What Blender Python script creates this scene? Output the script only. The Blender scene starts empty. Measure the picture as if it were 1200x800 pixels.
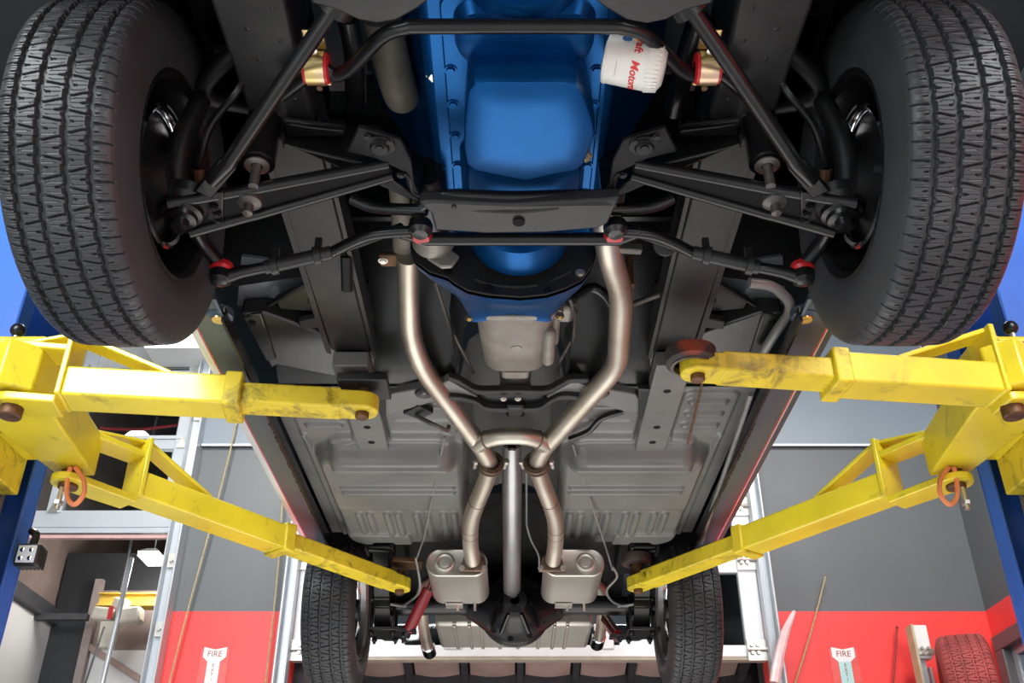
import bpy, bmesh, math, random
import numpy as np
from mathutils import Vector, Matrix
R = math.radians
random.seed(7)
S = bpy.context.scene
COL = S.collection

# ------------------------------------------------------------------ camera, sky, lights, exposure
CZ = 0.60                       # camera height above the shop floor
PITCH = R(31.0)                 # camera looks up and towards the rear of the car
FPX = 1154.0                    # focal length in pixels of the 1200 px wide frame
cd = bpy.data.cameras.new('camera'); cam = bpy.data.objects.new('camera', cd); COL.objects.link(cam)
cd.sensor_width = 36.0; cd.lens = 36.0 * FPX / 1200.0; cd.clip_start = 0.02; cd.clip_end = 100
cam.location = (0, 0, 0); cam.rotation_euler = (R(90) + PITCH, 0, 0)
S.camera = cam
S.view_settings.view_transform = 'Standard'; S.view_settings.look = 'None'
S.view_settings.gamma = 1.0; S.view_settings.use_curve_mapping = False
S.view_settings.exposure = 0.0
w = bpy.data.worlds.new('world'); S.world = w; w.use_nodes = True
w.node_tree.nodes['Background'].inputs[0].default_value = (0.86, 0.93, 1.0, 1)
w.node_tree.nodes['Background'].inputs[1].default_value = 0.20

def area(name, loc, target, size, power, color=(1, 1, 1), sy=None, spread=180):
    l = bpy.data.lights.new(name, 'AREA'); l.energy = power; l.color = color
    l.shape = 'RECTANGLE'; l.size = size; l.size_y = sy or size; l.spread = R(spread)
    o = bpy.data.objects.new(name, l); COL.objects.link(o); o.location = loc
    d = Vector(target) - Vector(loc); o.rotation_euler = d.to_track_quat('-Z', 'Y').to_euler()
    return o
# unseen fill lights added low on the floor and ceiling lamps of the bay
area('floor_fill', (-1.1, 0.5, -0.5), (-0.2, 2.0, 1.4), 0.7, 4, (1, 0.98, 0.94))
area('floor_fill', (1.1, 0.5, -0.5), (0.2, 2.0, 1.4), 0.7, 4, (1, 0.98, 0.94))
area('floor_fill', (0.0, 3.7, -0.52), (0.0, 3.6, 1.4), 1.7, 34, (1, 0.98, 0.95), 2.4)
area('next_bay_floor_fill', (0.2, 7.7, -0.4), (0.2, 8.5, 2.0), 1.0, 16, (1, 0.95, 0.9))  # added fill aimed up at the insulation panels, no fixture
area('overhead_light', (-2.3, 4.2, 4.2), (-2.0, 4.4, 0), 0.5, 150, (1, 0.98, 0.95), 1.6)
area('overhead_light', (2.3, 4.2, 4.2), (2.2, 4.2, 0), 0.5, 130, (1, 0.98, 0.95), 1.6)
area('front_door_daylight', (-2.9, -2.4, 2.1), (-0.9, 1.6, 1.35), 2.6, 230, (0.90, 0.96, 1.0))
area('front_door_daylight', (2.9, -2.4, 2.1), (0.9, 1.6, 1.35), 2.6, 170, (0.90, 0.96, 1.0))
area('overhead_light', (-1.75, -1.2, 3.3), (-1.1, 2.3, 1.2), 1.7, 200, (0.92, 0.97, 1.0), 1.5)  # unseen panel placed to mirror as a highlight on the arm fronts
area('overhead_light', (1.75, -1.2, 3.3), (1.1, 2.3, 1.2), 1.7, 150, (0.96, 0.97, 1.0), 1.5)  # same unseen highlight panel for the right arm

# ------------------------------------------------------------------ pixel rays: a point seen at (x, y) at a known height / depth
CP, SP = math.cos(PITCH), math.sin(PITCH)
def P(x, y, Z=None, Y=None, X=None):
    a = (x - 600.0) / FPX; b = (400.0 - y) / FPX
    d = Vector((a, CP - b * SP, SP + b * CP))
    k = Z / d.z if Z is not None else (Y / d.y if Y is not None else X / d.x)
    return d * k

# ------------------------------------------------------------------ materials
MATS = {}
def mat(name, col, rough=0.5, metal=0.0, var=0.12, scale=14.0, bump=0.0, bscale=120.0, col2=None, c2=(0.45, 0.7),
        coat=0.0, trans=0.0, emit=0.0, dirt=None, dirt_t=(0.58, 0.72), dscale=5.0, spec=0.5):
    m = bpy.data.materials.new(name); m.use_nodes = True; nt = m.node_tree; N = nt.nodes; L = nt.links
    b = N['Principled BSDF']; b.inputs['Roughness'].default_value = rough; b.inputs['Metallic'].default_value = metal
    b.inputs['Coat Weight'].default_value = coat; b.inputs['Coat Roughness'].default_value = 0.18; b.inputs['Transmission Weight'].default_value = trans
    b.inputs['Specular IOR Level'].default_value = spec
    tc = N.new('ShaderNodeTexCoord')
    n = N.new('ShaderNodeTexNoise'); n.inputs['Scale'].default_value = scale; n.inputs['Detail'].default_value = 5
    L.new(tc.outputs['Object'], n.inputs['Vector'])
    r = N.new('ShaderNodeValToRGB'); L.new(n.outputs['Fac'], r.inputs[0])
    c = list(col) + [1]
    lo = [max(0, v * (1 - var)) for v in col] + [1]; hi = [v * (1 + var) for v in col] + [1]
    if col2: lo = c; hi = list(col2) + [1]; r.color_ramp.elements[0].position, r.color_ramp.elements[1].position = c2
    else: r.color_ramp.elements[0].position, r.color_ramp.elements[1].position = 0.3, 0.7
    r.color_ramp.elements[0].color = lo; r.color_ramp.elements[1].color = hi
    out = r.outputs[0]
    if dirt:
        n2 = N.new('ShaderNodeTexNoise'); n2.inputs['Scale'].default_value = dscale; n2.inputs['Detail'].default_value = 9
        n2.inputs['Roughness'].default_value = 0.72; n2.inputs['Distortion'].default_value = 0.6
        L.new(tc.outputs['Object'], n2.inputs['Vector'])
        r2 = N.new('ShaderNodeValToRGB'); L.new(n2.outputs['Fac'], r2.inputs[0])
        r2.color_ramp.elements[0].position, r2.color_ramp.elements[1].position = dirt_t
        mx = N.new('ShaderNodeMix'); mx.data_type = 'RGBA'; L.new(r2.outputs[0], mx.inputs[0])
        L.new(out, mx.inputs[6]); mx.inputs[7].default_value = list(dirt) + [1]; out = mx.outputs[2]
    L.new(out, b.inputs['Base Color'])
    if emit:
        b.inputs['Emission Color'].default_value = c; b.inputs['Emission Strength'].default_value = emit
    if bump:
        n3 = N.new('ShaderNodeTexNoise'); n3.inputs['Scale'].default_value = bscale; n3.inputs['Detail'].default_value = 4
        L.new(tc.outputs['Object'], n3.inputs['Vector'])
        bp = N.new('ShaderNodeBump'); bp.inputs['Strength'].default_value = bump; bp.inputs['Distance'].default_value = 0.004
        L.new(n3.outputs['Fac'], bp.inputs['Height']); L.new(bp.outputs[0], b.inputs['Normal'])
    MATS[name] = m; return m

RUBBER = mat('tyre_rubber', (0.036, 0.038, 0.040), 0.42, var=0.15, scale=9, spec=0.4)
GHOSTRUB = mat('red_ghost_rubber', (0.30, 0.05, 0.045), 0.7, var=0.3, scale=9)  # red tint of the ghost tyre over the wall, put into the colour
BLACK = mat('black_chassis_paint', (0.007, 0.007, 0.0075), 0.27, var=0.3, bump=0.10, bscale=45, spec=0.4)
BLACKS = mat('soft_black', (0.008, 0.008, 0.0085), 0.5, var=0.3, spec=0.3, bump=0.1, bscale=50)
BLACKM = mat('matte_black', (0.005, 0.005, 0.0055), 0.75, var=0.3, spec=0.2)
SATIN = mat('satin_black_paint', (0.015, 0.015, 0.015), 0.40, var=0.25, bump=0.06, bscale=60, col2=(0.024, 0.024, 0.023), spec=0.4)
DKGREY = mat('dark_grey_underseal', (0.017, 0.018, 0.017), 0.26, var=0.2, bump=0.12, bscale=30)
GREY = mat('grey_floor_paint', (0.150, 0.150, 0.141), 0.27, var=0.14, scale=6, bump=0.08, bscale=22)
APRON = mat('fender_apron_paint', (0.10, 0.115, 0.13), 0.28, var=0.15, scale=5)
BLUE = mat('engine_blue', (0.003, 0.072, 0.235), 0.33, 0.65, var=0.10, scale=8, bump=0.03, bscale=30, spec=0.25)
STEEL = mat('aluminised_steel', (0.53, 0.49, 0.41), 0.42, 0.95, col2=(0.42, 0.38, 0.31), scale=7, bump=0.08, bscale=60,
            dirt=(0.30, 0.24, 0.18), dirt_t=(0.60, 0.85), dscale=9)
WELD = mat('heat_browned_weld', (0.17, 0.12, 0.085), 0.55, 0.7, var=0.4, scale=30, bump=0.3, bscale=160)
MUFF = mat('muffler_steel', (0.56, 0.54, 0.48), 0.42, 0.9, var=0.08, scale=5, bump=0.05, bscale=30)
CASTAL = mat('cast_aluminium', (0.25, 0.235, 0.205), 0.5, 0.5, var=0.15, scale=20, bump=0.25, bscale=180)
SHAFT = mat('driveshaft_steel', (0.36, 0.36, 0.36), 0.33, 0.8, var=0.1, scale=6)
IRON = mat('bare_iron', (0.11, 0.10, 0.09), 0.45, 0.6, var=0.3, scale=25, bump=0.2)
EXHM = mat('exhaust_manifold_grey', (0.21, 0.19, 0.15), 0.6, 0.3, var=0.15, scale=20)
GOLD = mat('gold_zinc', (0.75, 0.58, 0.24), 0.28, 0.9, var=0.25, scale=18, col2=(0.72, 0.50, 0.42))
REDPU = mat('red_polyurethane', (0.50, 0.015, 0.02), 0.35, var=0.1)
MAROON = mat('maroon_shock_paint', (0.21, 0.010, 0.016), 0.25, var=0.1, coat=0.4)
ZINC = mat('zinc_bolt', (0.62, 0.60, 0.54), 0.35, 0.9, var=0.15)
FILTER = mat('white_filter_paint', (0.72, 0.72, 0.66), 0.35, var=0.03)
REDINK = mat('red_ink', (0.62, 0.03, 0.03), 0.5, var=0.05)
DARKINK = mat('dark_ink', (0.05, 0.06, 0.08), 0.5, var=0.05)
BLUEINK = mat('blue_ink', (0.05, 0.13, 0.30), 0.5, var=0.05)
AMBERINK = mat('amber_ink', (0.80, 0.42, 0.04), 0.5, var=0.05)
CHROME = mat('chrome', (0.82, 0.83, 0.85), 0.10, 1.0, var=0.02)
YELLOW = mat('yellow_lift_paint', (0.78, 0.63, 0.025), 0.36, var=0.16, scale=4, coat=0.45, bump=0.18, bscale=30,
             dirt=(0.15, 0.11, 0.03), dirt_t=(0.56, 0.78), dscale=7)
YWORN = mat('worn_yellow_lift_paint', (0.72, 0.56, 0.025), 0.45, var=0.15, scale=5, bump=0.2, bscale=40,
            dirt=(0.10, 0.07, 0.02), dirt_t=(0.50, 0.72), dscale=14)
RUST = mat('rusty_pin', (0.13, 0.065, 0.03), 0.55, 0.5, var=0.4, scale=40, bump=0.2)
LBLUE = mat('lift_blue_paint', (0.035, 0.13, 0.52), 0.33, var=0.10, scale=4, coat=0.2, bump=0.06, bscale=30)
NAVY = mat('column_inner_navy', (0.012, 0.03, 0.13), 0.4, var=0.15)  # darker blue for the column web
CABLE = mat('steel_cable', (0.30, 0.30, 0.27), 0.5, 0.6, var=0.4, scale=200)
ORANGE = mat('orange_rubber', (0.80, 0.26, 0.10), 0.5, var=0.1)
PADRUB = mat('pad_rubber', (0.045, 0.035, 0.03), 0.65, var=0.3, dirt=(0.28, 0.05, 0.02), dirt_t=(0.5, 0.62), dscale=8)
BODYB = mat('dark_blue_body_paint', (0.050, 0.075, 0.095), 0.42, var=0.08, coat=0.08, spec=0.35)
STRIPER = mat('red_body_stripe', (0.55, 0.02, 0.06), 0.2, var=0.05, coat=0.5)
STRIPEW = mat('white_body_stripe', (0.75, 0.78, 0.8), 0.2, var=0.03, coat=0.5)
WALLG = mat('charcoal_wall_paint', (0.105, 0.115, 0.120), 0.45, var=0.05, scale=2)
WALLL = mat('blue_grey_wall_paint', (0.20, 0.235, 0.27), 0.4, var=0.05, scale=2)
WALLR = mat('red_wall_paint', (0.86, 0.055, 0.05), 0.38, var=0.04, scale=2)
CEIL = mat('dark_ceiling', (0.016, 0.020, 0.024), 0.7, var=0.1)
FLOORM = mat('grey_epoxy_floor', (0.50, 0.50, 0.49), 0.35, var=0.08, scale=2)
ALU = mat('silver_door_aluminium', (0.50, 0.53, 0.56), 0.34, 0.3, var=0.05, scale=3)
WHITEF = mat('white_door_frame', (0.84, 0.85, 0.86), 0.35, var=0.03)
GLASS = mat('door_glass', (0.50, 0.58, 0.62), 0.04, var=0.02, trans=1.0)
CORD = mat('tan_cord', (0.42, 0.33, 0.17), 0.8, var=0.3, scale=90)
WHITEP = mat('white_plastic', (0.80, 0.80, 0.78), 0.4, var=0.03)
SIGNT = mat('pale_teal_sign', (0.45, 0.72, 0.70), 0.35, var=0.05)
INSUL = mat('brown_insulation_foil', (0.26, 0.19, 0.165), 0.5, var=0.25, scale=3, bump=0.6, bscale=9)
INSULP = mat('pinkish_insulation_panel', (0.48, 0.32, 0.28), 0.5, var=0.2, scale=3, bump=0.5, bscale=7)
DKSTEEL = mat('dark_roof_steel', (0.045, 0.045, 0.05), 0.6, var=0.2)
BLACKW = mat('black_partition', (0.022, 0.023, 0.026), 0.6, var=0.15)
OFFW = mat('off_white_wall', (0.72, 0.71, 0.69), 0.6, var=0.06, scale=2)
LAMPW = mat('lamp_diffuser', (1.0, 1.0, 0.97), 0.5, var=0.0, emit=9.0)
LENSW = mat('work_light_lens', (0.55, 0.57, 0.60), 0.2, var=0.05, coat=0.5)
YHOIST = mat('hoist_yellow', (0.62, 0.40, 0.05), 0.5, var=0.1)
BEIGE = mat('beige_wrap', (0.62, 0.57, 0.46), 0.6, var=0.1, scale=6, bump=0.5, bscale=12)
FRAMEBR = mat('charcoal_window_frame', (0.10, 0.095, 0.098), 0.4, var=0.05)
BRONZE = mat('bronze_drain_plug', (0.45, 0.36, 0.20), 0.4, 0.7, var=0.3, scale=30)
BRLINE = mat('grey_line', (0.22, 0.22, 0.21), 0.45, 0.3, var=0.15)

# ------------------------------------------------------------------ mesh helpers
def V(*a): return Vector(a)
def frame_of(d):
    d = Vector(d).normalized(); u = V(0, 0, 1) if abs(d.z) < 0.9 else V(0, 1, 0)
    a = d.cross(u).normalized(); b = a.cross(d).normalized(); return a, b, d

class MB:
    def __init__(s): s.b = bmesh.new()
    def poly(s, pts):
        try: return s.b.faces.new([s.b.verts.new(p) for p in pts])
        except ValueError: return None
    def hexa(s, p):           # eight corners: bottom 4, top 4
        v = [s.b.verts.new(q) for q in p]
        for f in ((3, 2, 1, 0), (4, 5, 6, 7), (0, 1, 5, 4), (1, 2, 6, 5), (2, 3, 7, 6), (3, 0, 4, 7)):
            s.b.faces.new([v[i] for i in f])
        return s
    def box(s, c, size, rot=None):
        c = Vector(c); hx, hy, hz = (q / 2 for q in size); M = rot if rot else Matrix.Identity(3)
        return s.hexa([c + M @ V(x, y, z) for z in (-hz, hz) for x, y in ((-hx, -hy), (hx, -hy), (hx, hy), (-hx, hy))])
    def bb(s, x0, x1, y0, y1, z0, z1):
        return s.box(((x0 + x1) / 2, (y0 + y1) / 2, (z0 + z1) / 2), (abs(x1 - x0), abs(y1 - y0), abs(z1 - z0)))
    def bar(s, a, b, wd, ht, up=(0, 0, 1)):     # rectangular bar from a to b
        a, b, up = Vector(a), Vector(b), Vector(up); d = (b - a).normalized(); q = d.cross(up).normalized(); t = q.cross(d).normalized()
        q *= wd / 2; t *= ht / 2
        return s.hexa([a - q - t, a + q - t, b + q - t, b - q - t, a - q + t, a + q + t, b + q + t, b - q + t])
    def prism(s, pts, ext):   # planar polygon extruded by a vector
        pts = [Vector(p) for p in pts]; e = Vector(ext); n = len(pts)
        a = [s.b.verts.new(p) for p in pts]; c = [s.b.verts.new(p + e) for p in pts]
        s.b.faces.new(a); s.b.faces.new(c[::-1])
        for i in range(n): s.b.faces.new((a[i], c[i], c[(i + 1) % n], a[(i + 1) % n]))
        return s
    def rings(s, rs, cap=True, close=True):
        vs = [[s.b.verts.new(p) for p in r] for r in rs]; n = len(vs[0])
        for i in range(len(vs) - 1):
            for j in range(n if close else n - 1):
                k = (j + 1) % n; s.b.faces.new((vs[i][j], vs[i][k], vs[i + 1][k], vs[i + 1][j]))
        if cap and close:
            s.b.faces.new(vs[0][::-1]); s.b.faces.new(vs[-1])
        return s
    def tube(s, pts, r, n=14, smooth=0, cap=True):
        pts = [Vector(p) for p in pts]; rr = r if isinstance(r, (list, tuple)) else [r] * len(pts)
        if smooth and len(pts) > 2: pts, rr = spline(pts, rr, smooth)
        rings = []; a = None
        for i, p in enumerate(pts):
            d = (pts[min(i + 1, len(pts) - 1)] - pts[max(i - 1, 0)]).normalized()
            if a is None: a, b, _ = frame_of(d)
            else:
                a = (a - d * a.dot(d)).normalized(); b = a.cross(d).normalized()
            rings.append([p + (a * math.cos(t) + b * math.sin(t)) * rr[i] for t in (2 * math.pi * k / n for k in range(n))])
        return s.rings(rings, cap)
    def lathe(s, o, ax, prof, n=32, cap=False, a0=0, a1=360):     # prof: (radius, distance along axis)
        o = Vector(o); a, b, d = frame_of(ax); full = abs(a1 - a0) >= 360
        m = n if full else n + 1
        rings = [[o + d * t + (a * math.cos(q) + b * math.sin(q)) * max(r, 1e-5)
                  for q in (R(a0) + R(a1 - a0) * k / n for k in range(m))] for r, t in prof]
        return s.rings(rings, cap, full)
    def cyl(s, a, b, r, n=20, r2=None):
        return s.tube([a, b], [r, r if r2 is None else r2], n)
    def ball(s, c, r, n=16, sc=(1, 1, 1)):
        m = Matrix.Translation(Vector(c)) @ Matrix.Diagonal((r * sc[0], r * sc[1], r * sc[2], 1))
        bmesh.ops.create_uvsphere(s.b, u_segments=n, v_segments=max(6, n // 2), radius=1, matrix=m); return s
    def hexnut(s, c, ax, r, h): return s.tube([Vector(c), Vector(c) + Vector(ax).normalized() * h], r, 6)
    def build(s, name, m, parent=None, bev=0.0, sharp=35, seg=2, smooth=True, mats=None):
        b = s.b; bmesh.ops.recalc_face_normals(b, faces=b.faces[:])
        o0 = origin(parent)
        if o0.length: bmesh.ops.translate(b, verts=b.verts[:], vec=-o0)
        me = bpy.data.meshes.new(name)
        if smooth:
            lim = R(sharp)
            for e in b.edges:
                if len(e.link_faces) == 2: e.smooth = e.calc_face_angle(0) < lim
            for f in b.faces: f.smooth = True
        b.to_mesh(me); b.free()
        for q in (mats or [m]): me.materials.append(q)
        o = bpy.data.objects.new(name, me); COL.objects.link(o)
        if parent: o.parent = parent
        if bev:
            md = o.modifiers.new('bevel', 'BEVEL'); md.width = bev; md.segments = seg; md.limit_method = 'ANGLE'; md.angle_limit = R(40)
            md.harden_normals = False
        return o

def spline(pts, rr, k):
    out, ro = [], []
    n = len(pts)
    for i in range(n - 1):
        p0, p1, p2, p3 = pts[max(i - 1, 0)], pts[i], pts[i + 1], pts[min(i + 2, n - 1)]
        for j in range(k):
            t = j / k; t2, t3 = t * t, t * t * t
            out.append(0.5 * ((2 * p1) + (p2 - p0) * t + (2 * p0 - 5 * p1 + 4 * p2 - p3) * t2 + (3 * p1 - p0 - 3 * p2 + p3) * t3))
            ro.append(rr[i] + (rr[i + 1] - rr[i]) * t)
    return out + [pts[-1]], ro + [rr[-1]]
def fillet(pts, rad, k=6):       # polyline with rounded corners
    pts = [Vector(p) for p in pts]; out = [pts[0]]
    for i in range(1, len(pts) - 1):
        a, p, b = pts[i - 1], pts[i], pts[i + 1]
        r = min(rad, (a - p).length * 0.49, (b - p).length * 0.49)
        q0 = p + (a - p).normalized() * r; q1 = p + (b - p).normalized() * r
        for j in range(k + 1):
            t = j / k; out.append(q0 * (1 - t) ** 2 + p * 2 * t * (1 - t) + q1 * t * t)
    return out + [pts[-1]]
def origin(o):
    v = V(0, 0, 0)
    while o: v += o.location; o = o.parent
    return v
def tag(o, label=None, cat=None, group=None, kind=None):
    for k, v in (('label', label), ('category', cat), ('group', group), ('kind', kind)):
        if v: o[k] = v
    return o
def thing(name, loc, label, cat, group=None):
    o = bpy.data.objects.new(name, None); COL.objects.link(o); o.location = loc; o.empty_display_size = 0.1
    return tag(o, label, cat, group)
def sub(name, parent, loc):
    o = bpy.data.objects.new(name, None); COL.objects.link(o); o.parent = parent; o.location = Vector(loc) - origin(parent); return o
def struct(o, label=None): return tag(o, label, None, None, 'structure')
def inst(src, name, parent, loc, rot=None):
    o = src.copy(); o.name = name; COL.objects.link(o); o.parent = parent; o.location = Vector(loc) - origin(parent)
    if rot is not None: o.rotation_euler = rot
    return o
def mx(v): return Vector((-v[0], v[1], v[2]))
def text_mesh(body, size, name, depth=0.0006, align='CENTER', shear=0.0, bold=0.0):
    c = bpy.data.curves.new(name, 'FONT'); c.body = body; c.size = size; c.align_x = align; c.align_y = 'CENTER'; c.extrude = depth; c.shear = shear; c.offset = bold
    c.resolution_u = 3
    o = bpy.data.objects.new(name, c); COL.objects.link(o)
    me = bpy.data.meshes.new_from_object(o.evaluated_get(bpy.context.evaluated_depsgraph_get()))
    bpy.data.objects.remove(o); bpy.data.curves.remove(c); me.name = name
    return me

# ------------------------------------------------------------------ the room
YW = 6.8; ZF = -CZ; ZC = 4.75; XL = -5.7
XC = P(1155, 717, Y=YW).x
D1R = P(204, 640, Y=YW).x            # right edge of the left door opening
D2L = P(346, 720, Y=YW).x; D2R = P(890, 700, Y=YW).x
ZRED = P(600, 716, Y=YW).z; ZUP = P(600, 523, Y=YW).z
def slab(name, x0, x1, y0, y1, z0, z1, m, parent=None, bev=0):
    o = MB().bb(x0, x1, y0, y1, z0, z1).build(name, m, parent, bev=bev)
    return o if parent else struct(o)
slab('floor', XL - .2, XC + .2, -4.5, 15, ZF - .1, ZF, FLOORM)
slab('ceiling', XL - .2, XC + .2, -4.0, YW + .2, ZC, ZC + .1, CEIL)
slab('wall_left', XL - .2, XL, -4.0, YW + .2, ZF, ZC, WALLG)
slab('wall_right', XC, XC + .2, -4.0, YW + .2, ZRED, ZC, WALLG)
wr = MB()
WY0 = P(1166, 747, X=XC).y; WZ1 = P(1166, 747, X=XC).z; WY1 = WY0 - 1.9
wr.bb(XC, XC + .2, WY0, YW + .2, ZF, ZRED); wr.bb(XC, XC + .2, WY1, WY0, WZ1, ZRED); wr.bb(XC, XC + .2, WY1, WY0, ZF, 0.3); wr.bb(XC, XC + .2, -4, WY1, ZF, ZRED)
struct(wr.build('wall_right', WALLR))
for x0, x1 in ((D1R + .06, D2L), (D2R, XC)):
    slab('wall_back', x0, x1, YW, YW + .15, ZF, ZRED, WALLR)
    slab('wall_back', x0, x1, YW, YW + .15, ZRED, ZUP, WALLG)
    slab('wall_back', x0, x1, YW - .03, YW + .15, ZUP, ZC, WALLL)
for x0, x1 in ((D1R + .08, D2L - .09), (D2R + .09, XC)): slab('trim_13', x0, x1, YW - .04, YW - .028, ZUP - .012, ZUP + .004, WHITEF)
slab('wall_back', D2L, D2R, YW, YW + .15, 3.0, ZC, WALLG)
slab('wall_back', XL, D1R + .06, YW, YW + .15, 4.1, ZC, WALLG)
# window in the right wall
win = struct(MB().bb(XC - .03, XC + .1, WY1, WY0, WZ1 - .10, WZ1).bb(XC - .03, XC + .1, WY0 - .12, WY0, .3, WZ1 - .10).bb(XC - .03, XC + .1, WY1, WY1 + .12, .3, WZ1 - .1).build('window_1', FRAMEBR, None, bev=.006))
fr = MB().bb(XC + .03, XC + .09, WY0 - .17, WY0 - .12, .3, WZ1 - .1).bb(XC + .03, XC + .09, WY1 + .12, WY0 - .17, WZ1 - .15, WZ1 - .1).bb(XC + .03, XC + .09, WY1 + .12, WY0 - .17, .3, .36).build('window_frame', ALU, win)
MB().bb(XC + .05, XC + .056, WY1 + .12, WY0 - .17, .36, WZ1 - .15).build('glass_pane', GLASS, win)

# left door: aluminium sectional door, half raised
def zat(y): return P(600, y, Y=YW).z
d1 = struct(MB().bb(XL + .25, D1R - .03, YW + .01, YW + .07, zat(617), zat(597)).build('door_1', ALU, None, bev=.006))
MB().bb(XL + .25, D1R - .03, YW + .0, YW + .08, zat(624), zat(618)).build('bottom_rail', ALU, d1, bev=.004)
MB().bb(XL + .25, D1R - .03, YW + .02, YW + .06, zat(629), zat(625)).build('rubber_seal', mat('pinkish_seal', (.55, .33, .32), .5), d1)
rz = [(525, 510), (446, 434)]
for a, b in rz:
    MB().bb(XL + .25, D1R - .03, YW + .01, YW + .07, zat(a), zat(b)).bb(XL + .25, D1R - .03, YW - .005, YW + .01, zat(b) - .03, zat(b)).build('rail', ALU, d1, bev=.005)
MB().bb(XL + .25, D1R - .03, YW + .02, YW + .06, zat(430), zat(405)).build('top_panel', mat('grey_top_panel', (.33, .34, .34), .5), d1, bev=.004)
sx = [D1R - .14, P(60, 575, Y=YW).x, P(60, 575, Y=YW).x - 1.4, XL + .3]
for x in sx:
    MB().bb(x, x + .11, YW - .0, YW + .072, zat(600), zat(405)).build('stile', ALU, d1, bev=.005)
    for y in (525, 440, 600):
        MB().prism([(x + .02, YW - .012, zat(y)), (x + .09, YW - .012, zat(y)), (x + .055, YW - .012, zat(y) + .10)], (0, .012, 0)).build('hinge', ZINC, d1)
for i in range(3):
    for a, b in ((597, 525), (510, 446), (434, 412)):
        MB().bb(sx[i + 1] + .11, sx[i], YW + .035, YW + .041, zat(a), zat(b)).build('glass_pane', GLASS, d1)
tr = MB().bb(D1R - .02, D1R + .06, YW - .05, YW + .02, ZF, zat(405)).bb(D1R + .06, D1R + .075, YW - .12, YW + .02, ZF, zat(405)).bb(D1R - .02, D1R - .01, YW - .12, YW - .05, ZF, zat(405))
tr.build('track', ALU, d1, bev=.004)
for y in (575, 660, 740, 490):
    MB().bb(D1R - .0, D1R + .05, YW - .07, YW - .05, zat(y) - .05, zat(y) + .05).hexnut((D1R + .025, YW - .07, zat(y)), (0, -1, 0), .016, .02).build('track_bracket', ZINC, d1)

# middle door: white sectional door, raised to the height of the car
d2 = struct(MB().bb(D2L, D2R, YW + .01, YW + .07, zat(769), zat(755)).build('door_2', WHITEF, None, bev=.006))
MB().bb(D2L, D2R, YW - .0, YW + .08, zat(773), zat(769.5)).build('bottom_seal', mat('tan_seal', (.42, .36, .28), .6), d2)
zs = [(670, 645), (600, 588), (540, 530)]
for a, b in zs: MB().bb(D2L, D2R, YW + .01, YW + .07, zat(a), zat(b)).build('rail', WHITEF, d2, bev=.005)
dx = [D2L + (D2R - D2L - .13) * k / 3 for k in range(4)]
for x in dx: MB().bb(x, x + .13, YW, YW + .072, zat(760), zat(530)).build('stile', WHITEF, d2, bev=.005)
for i in range(3):
    for a, b in ((755, 670), (645, 600), (588, 540)):
        MB().bb(dx[i] + .13, dx[i + 1], YW + .035, YW + .041, zat(a), zat(b)).build('glass_pane', GLASS, d2)
for sgn, x in ((-1, D2L), (1, D2R)):
    MB().bb(x, x + sgn * .075, YW - .06, YW + .0, ZF, zat(500)).bb(x + sgn * .065, x + sgn * .08, YW - .13, YW, ZF, zat(500)).bb(x - sgn * .0, x + sgn * .012, YW - .10, YW - .06, ZF, zat(500)).build('track', ALU, d2, bev=.004)
    for y in (762, 657, 594):
        b = MB().bb(x - sgn * .13, x + sgn * .02, YW - .02, YW - .002, zat(y) - .07, zat(y) + .07)
        for q in (-.1, -.06): b.hexnut((x + sgn * q, YW - .02, zat(y) - .02), (0, -1, 0), .014, .02).hexnut((x + sgn * q, YW - .02, zat(y) + .03), (0, -1, 0), .014, .02)
        b.cyl((x - sgn * .13, YW - .035, zat(y)), (x + sgn * .05, YW - .035, zat(y)), .012, 10)
        b.build('hinge_plate', ZINC, d2)

# the next bay behind the doors
YB = 13.5
slab('wall_back', XL - .2, XC + .2, YB, YB + .15, ZF, 5.5, BLACKW)
sxl = P(10, 690, Y=7.5).x; szt = P(10, 690, Y=7.5).z
slab('wall_left', sxl - .2, sxl, YW + .2, YB, ZF, szt, OFFW)
slab('wall_left', sxl - .2, sxl - .02, YW + .2, YB, szt, 5.4, INSUL)
slab('wall_right', XC, XC + .2, YW + .2, YB, ZF, 5.5, OFFW)
slab('trim_1', sxl - .02, sxl + .06, YW + .2, YB, szt - .05, szt + .07, DKSTEEL)
YP = P(62, 725, X=sxl).y
slab('trim_2', sxl, P(104, 722, Y=YP - .3).x, YP - .34, YP - .28, P(104, 724, Y=YP - .3).z - .02, P(104, 724, Y=YP - .3).z + .03, DKSTEEL)
slab('ceiling', XL - .2, XC + .2, YW + .15, YB, 5.0, 5.1, INSUL)
for k in range(7): slab('trim_%d' % (k + 3), XL + .2, D1R + .8, 7.6 + k * .85, 7.72 + k * .85, 4.7, 4.95, DKSTEEL)
pa = P(82, 648, Y=YP)
slab('wall_back', sxl, D1R + .5, YP, YP + .2, ZF, pa.z, BLACKW)
slab('wall_back', D1R + .5, D2L + .1, YW + .15, YP, ZF, 4.9, BLACKW)
q0 = P(120, 692, Y=YP - .02); q1 = P(112, 762, Y=YP - .02)
slab('trim_10', q0.x - .05, q0.x + .02, YP - .10, YP - .04, ZF, P(118, 682, Y=YP).z, mat('brown_post', (.30, .24, .22), .6), None, .004)
slab('wall_back', q0.x, D1R + .4, YP - .03, YP, q1.z, q0.z, INSUL)
slab('wall_back', q0.x, D1R + .4, YP - .03, YP, ZF, q1.z, OFFW)
struct(MB().bar(P(102, 756, Y=YP - .06), P(190, 812, Y=YP - .06), .05, .05).build('trim_11', mat('brown_ledge', (.33, .23, .20), .6), None, .004))
YH = YP - .35
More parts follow.
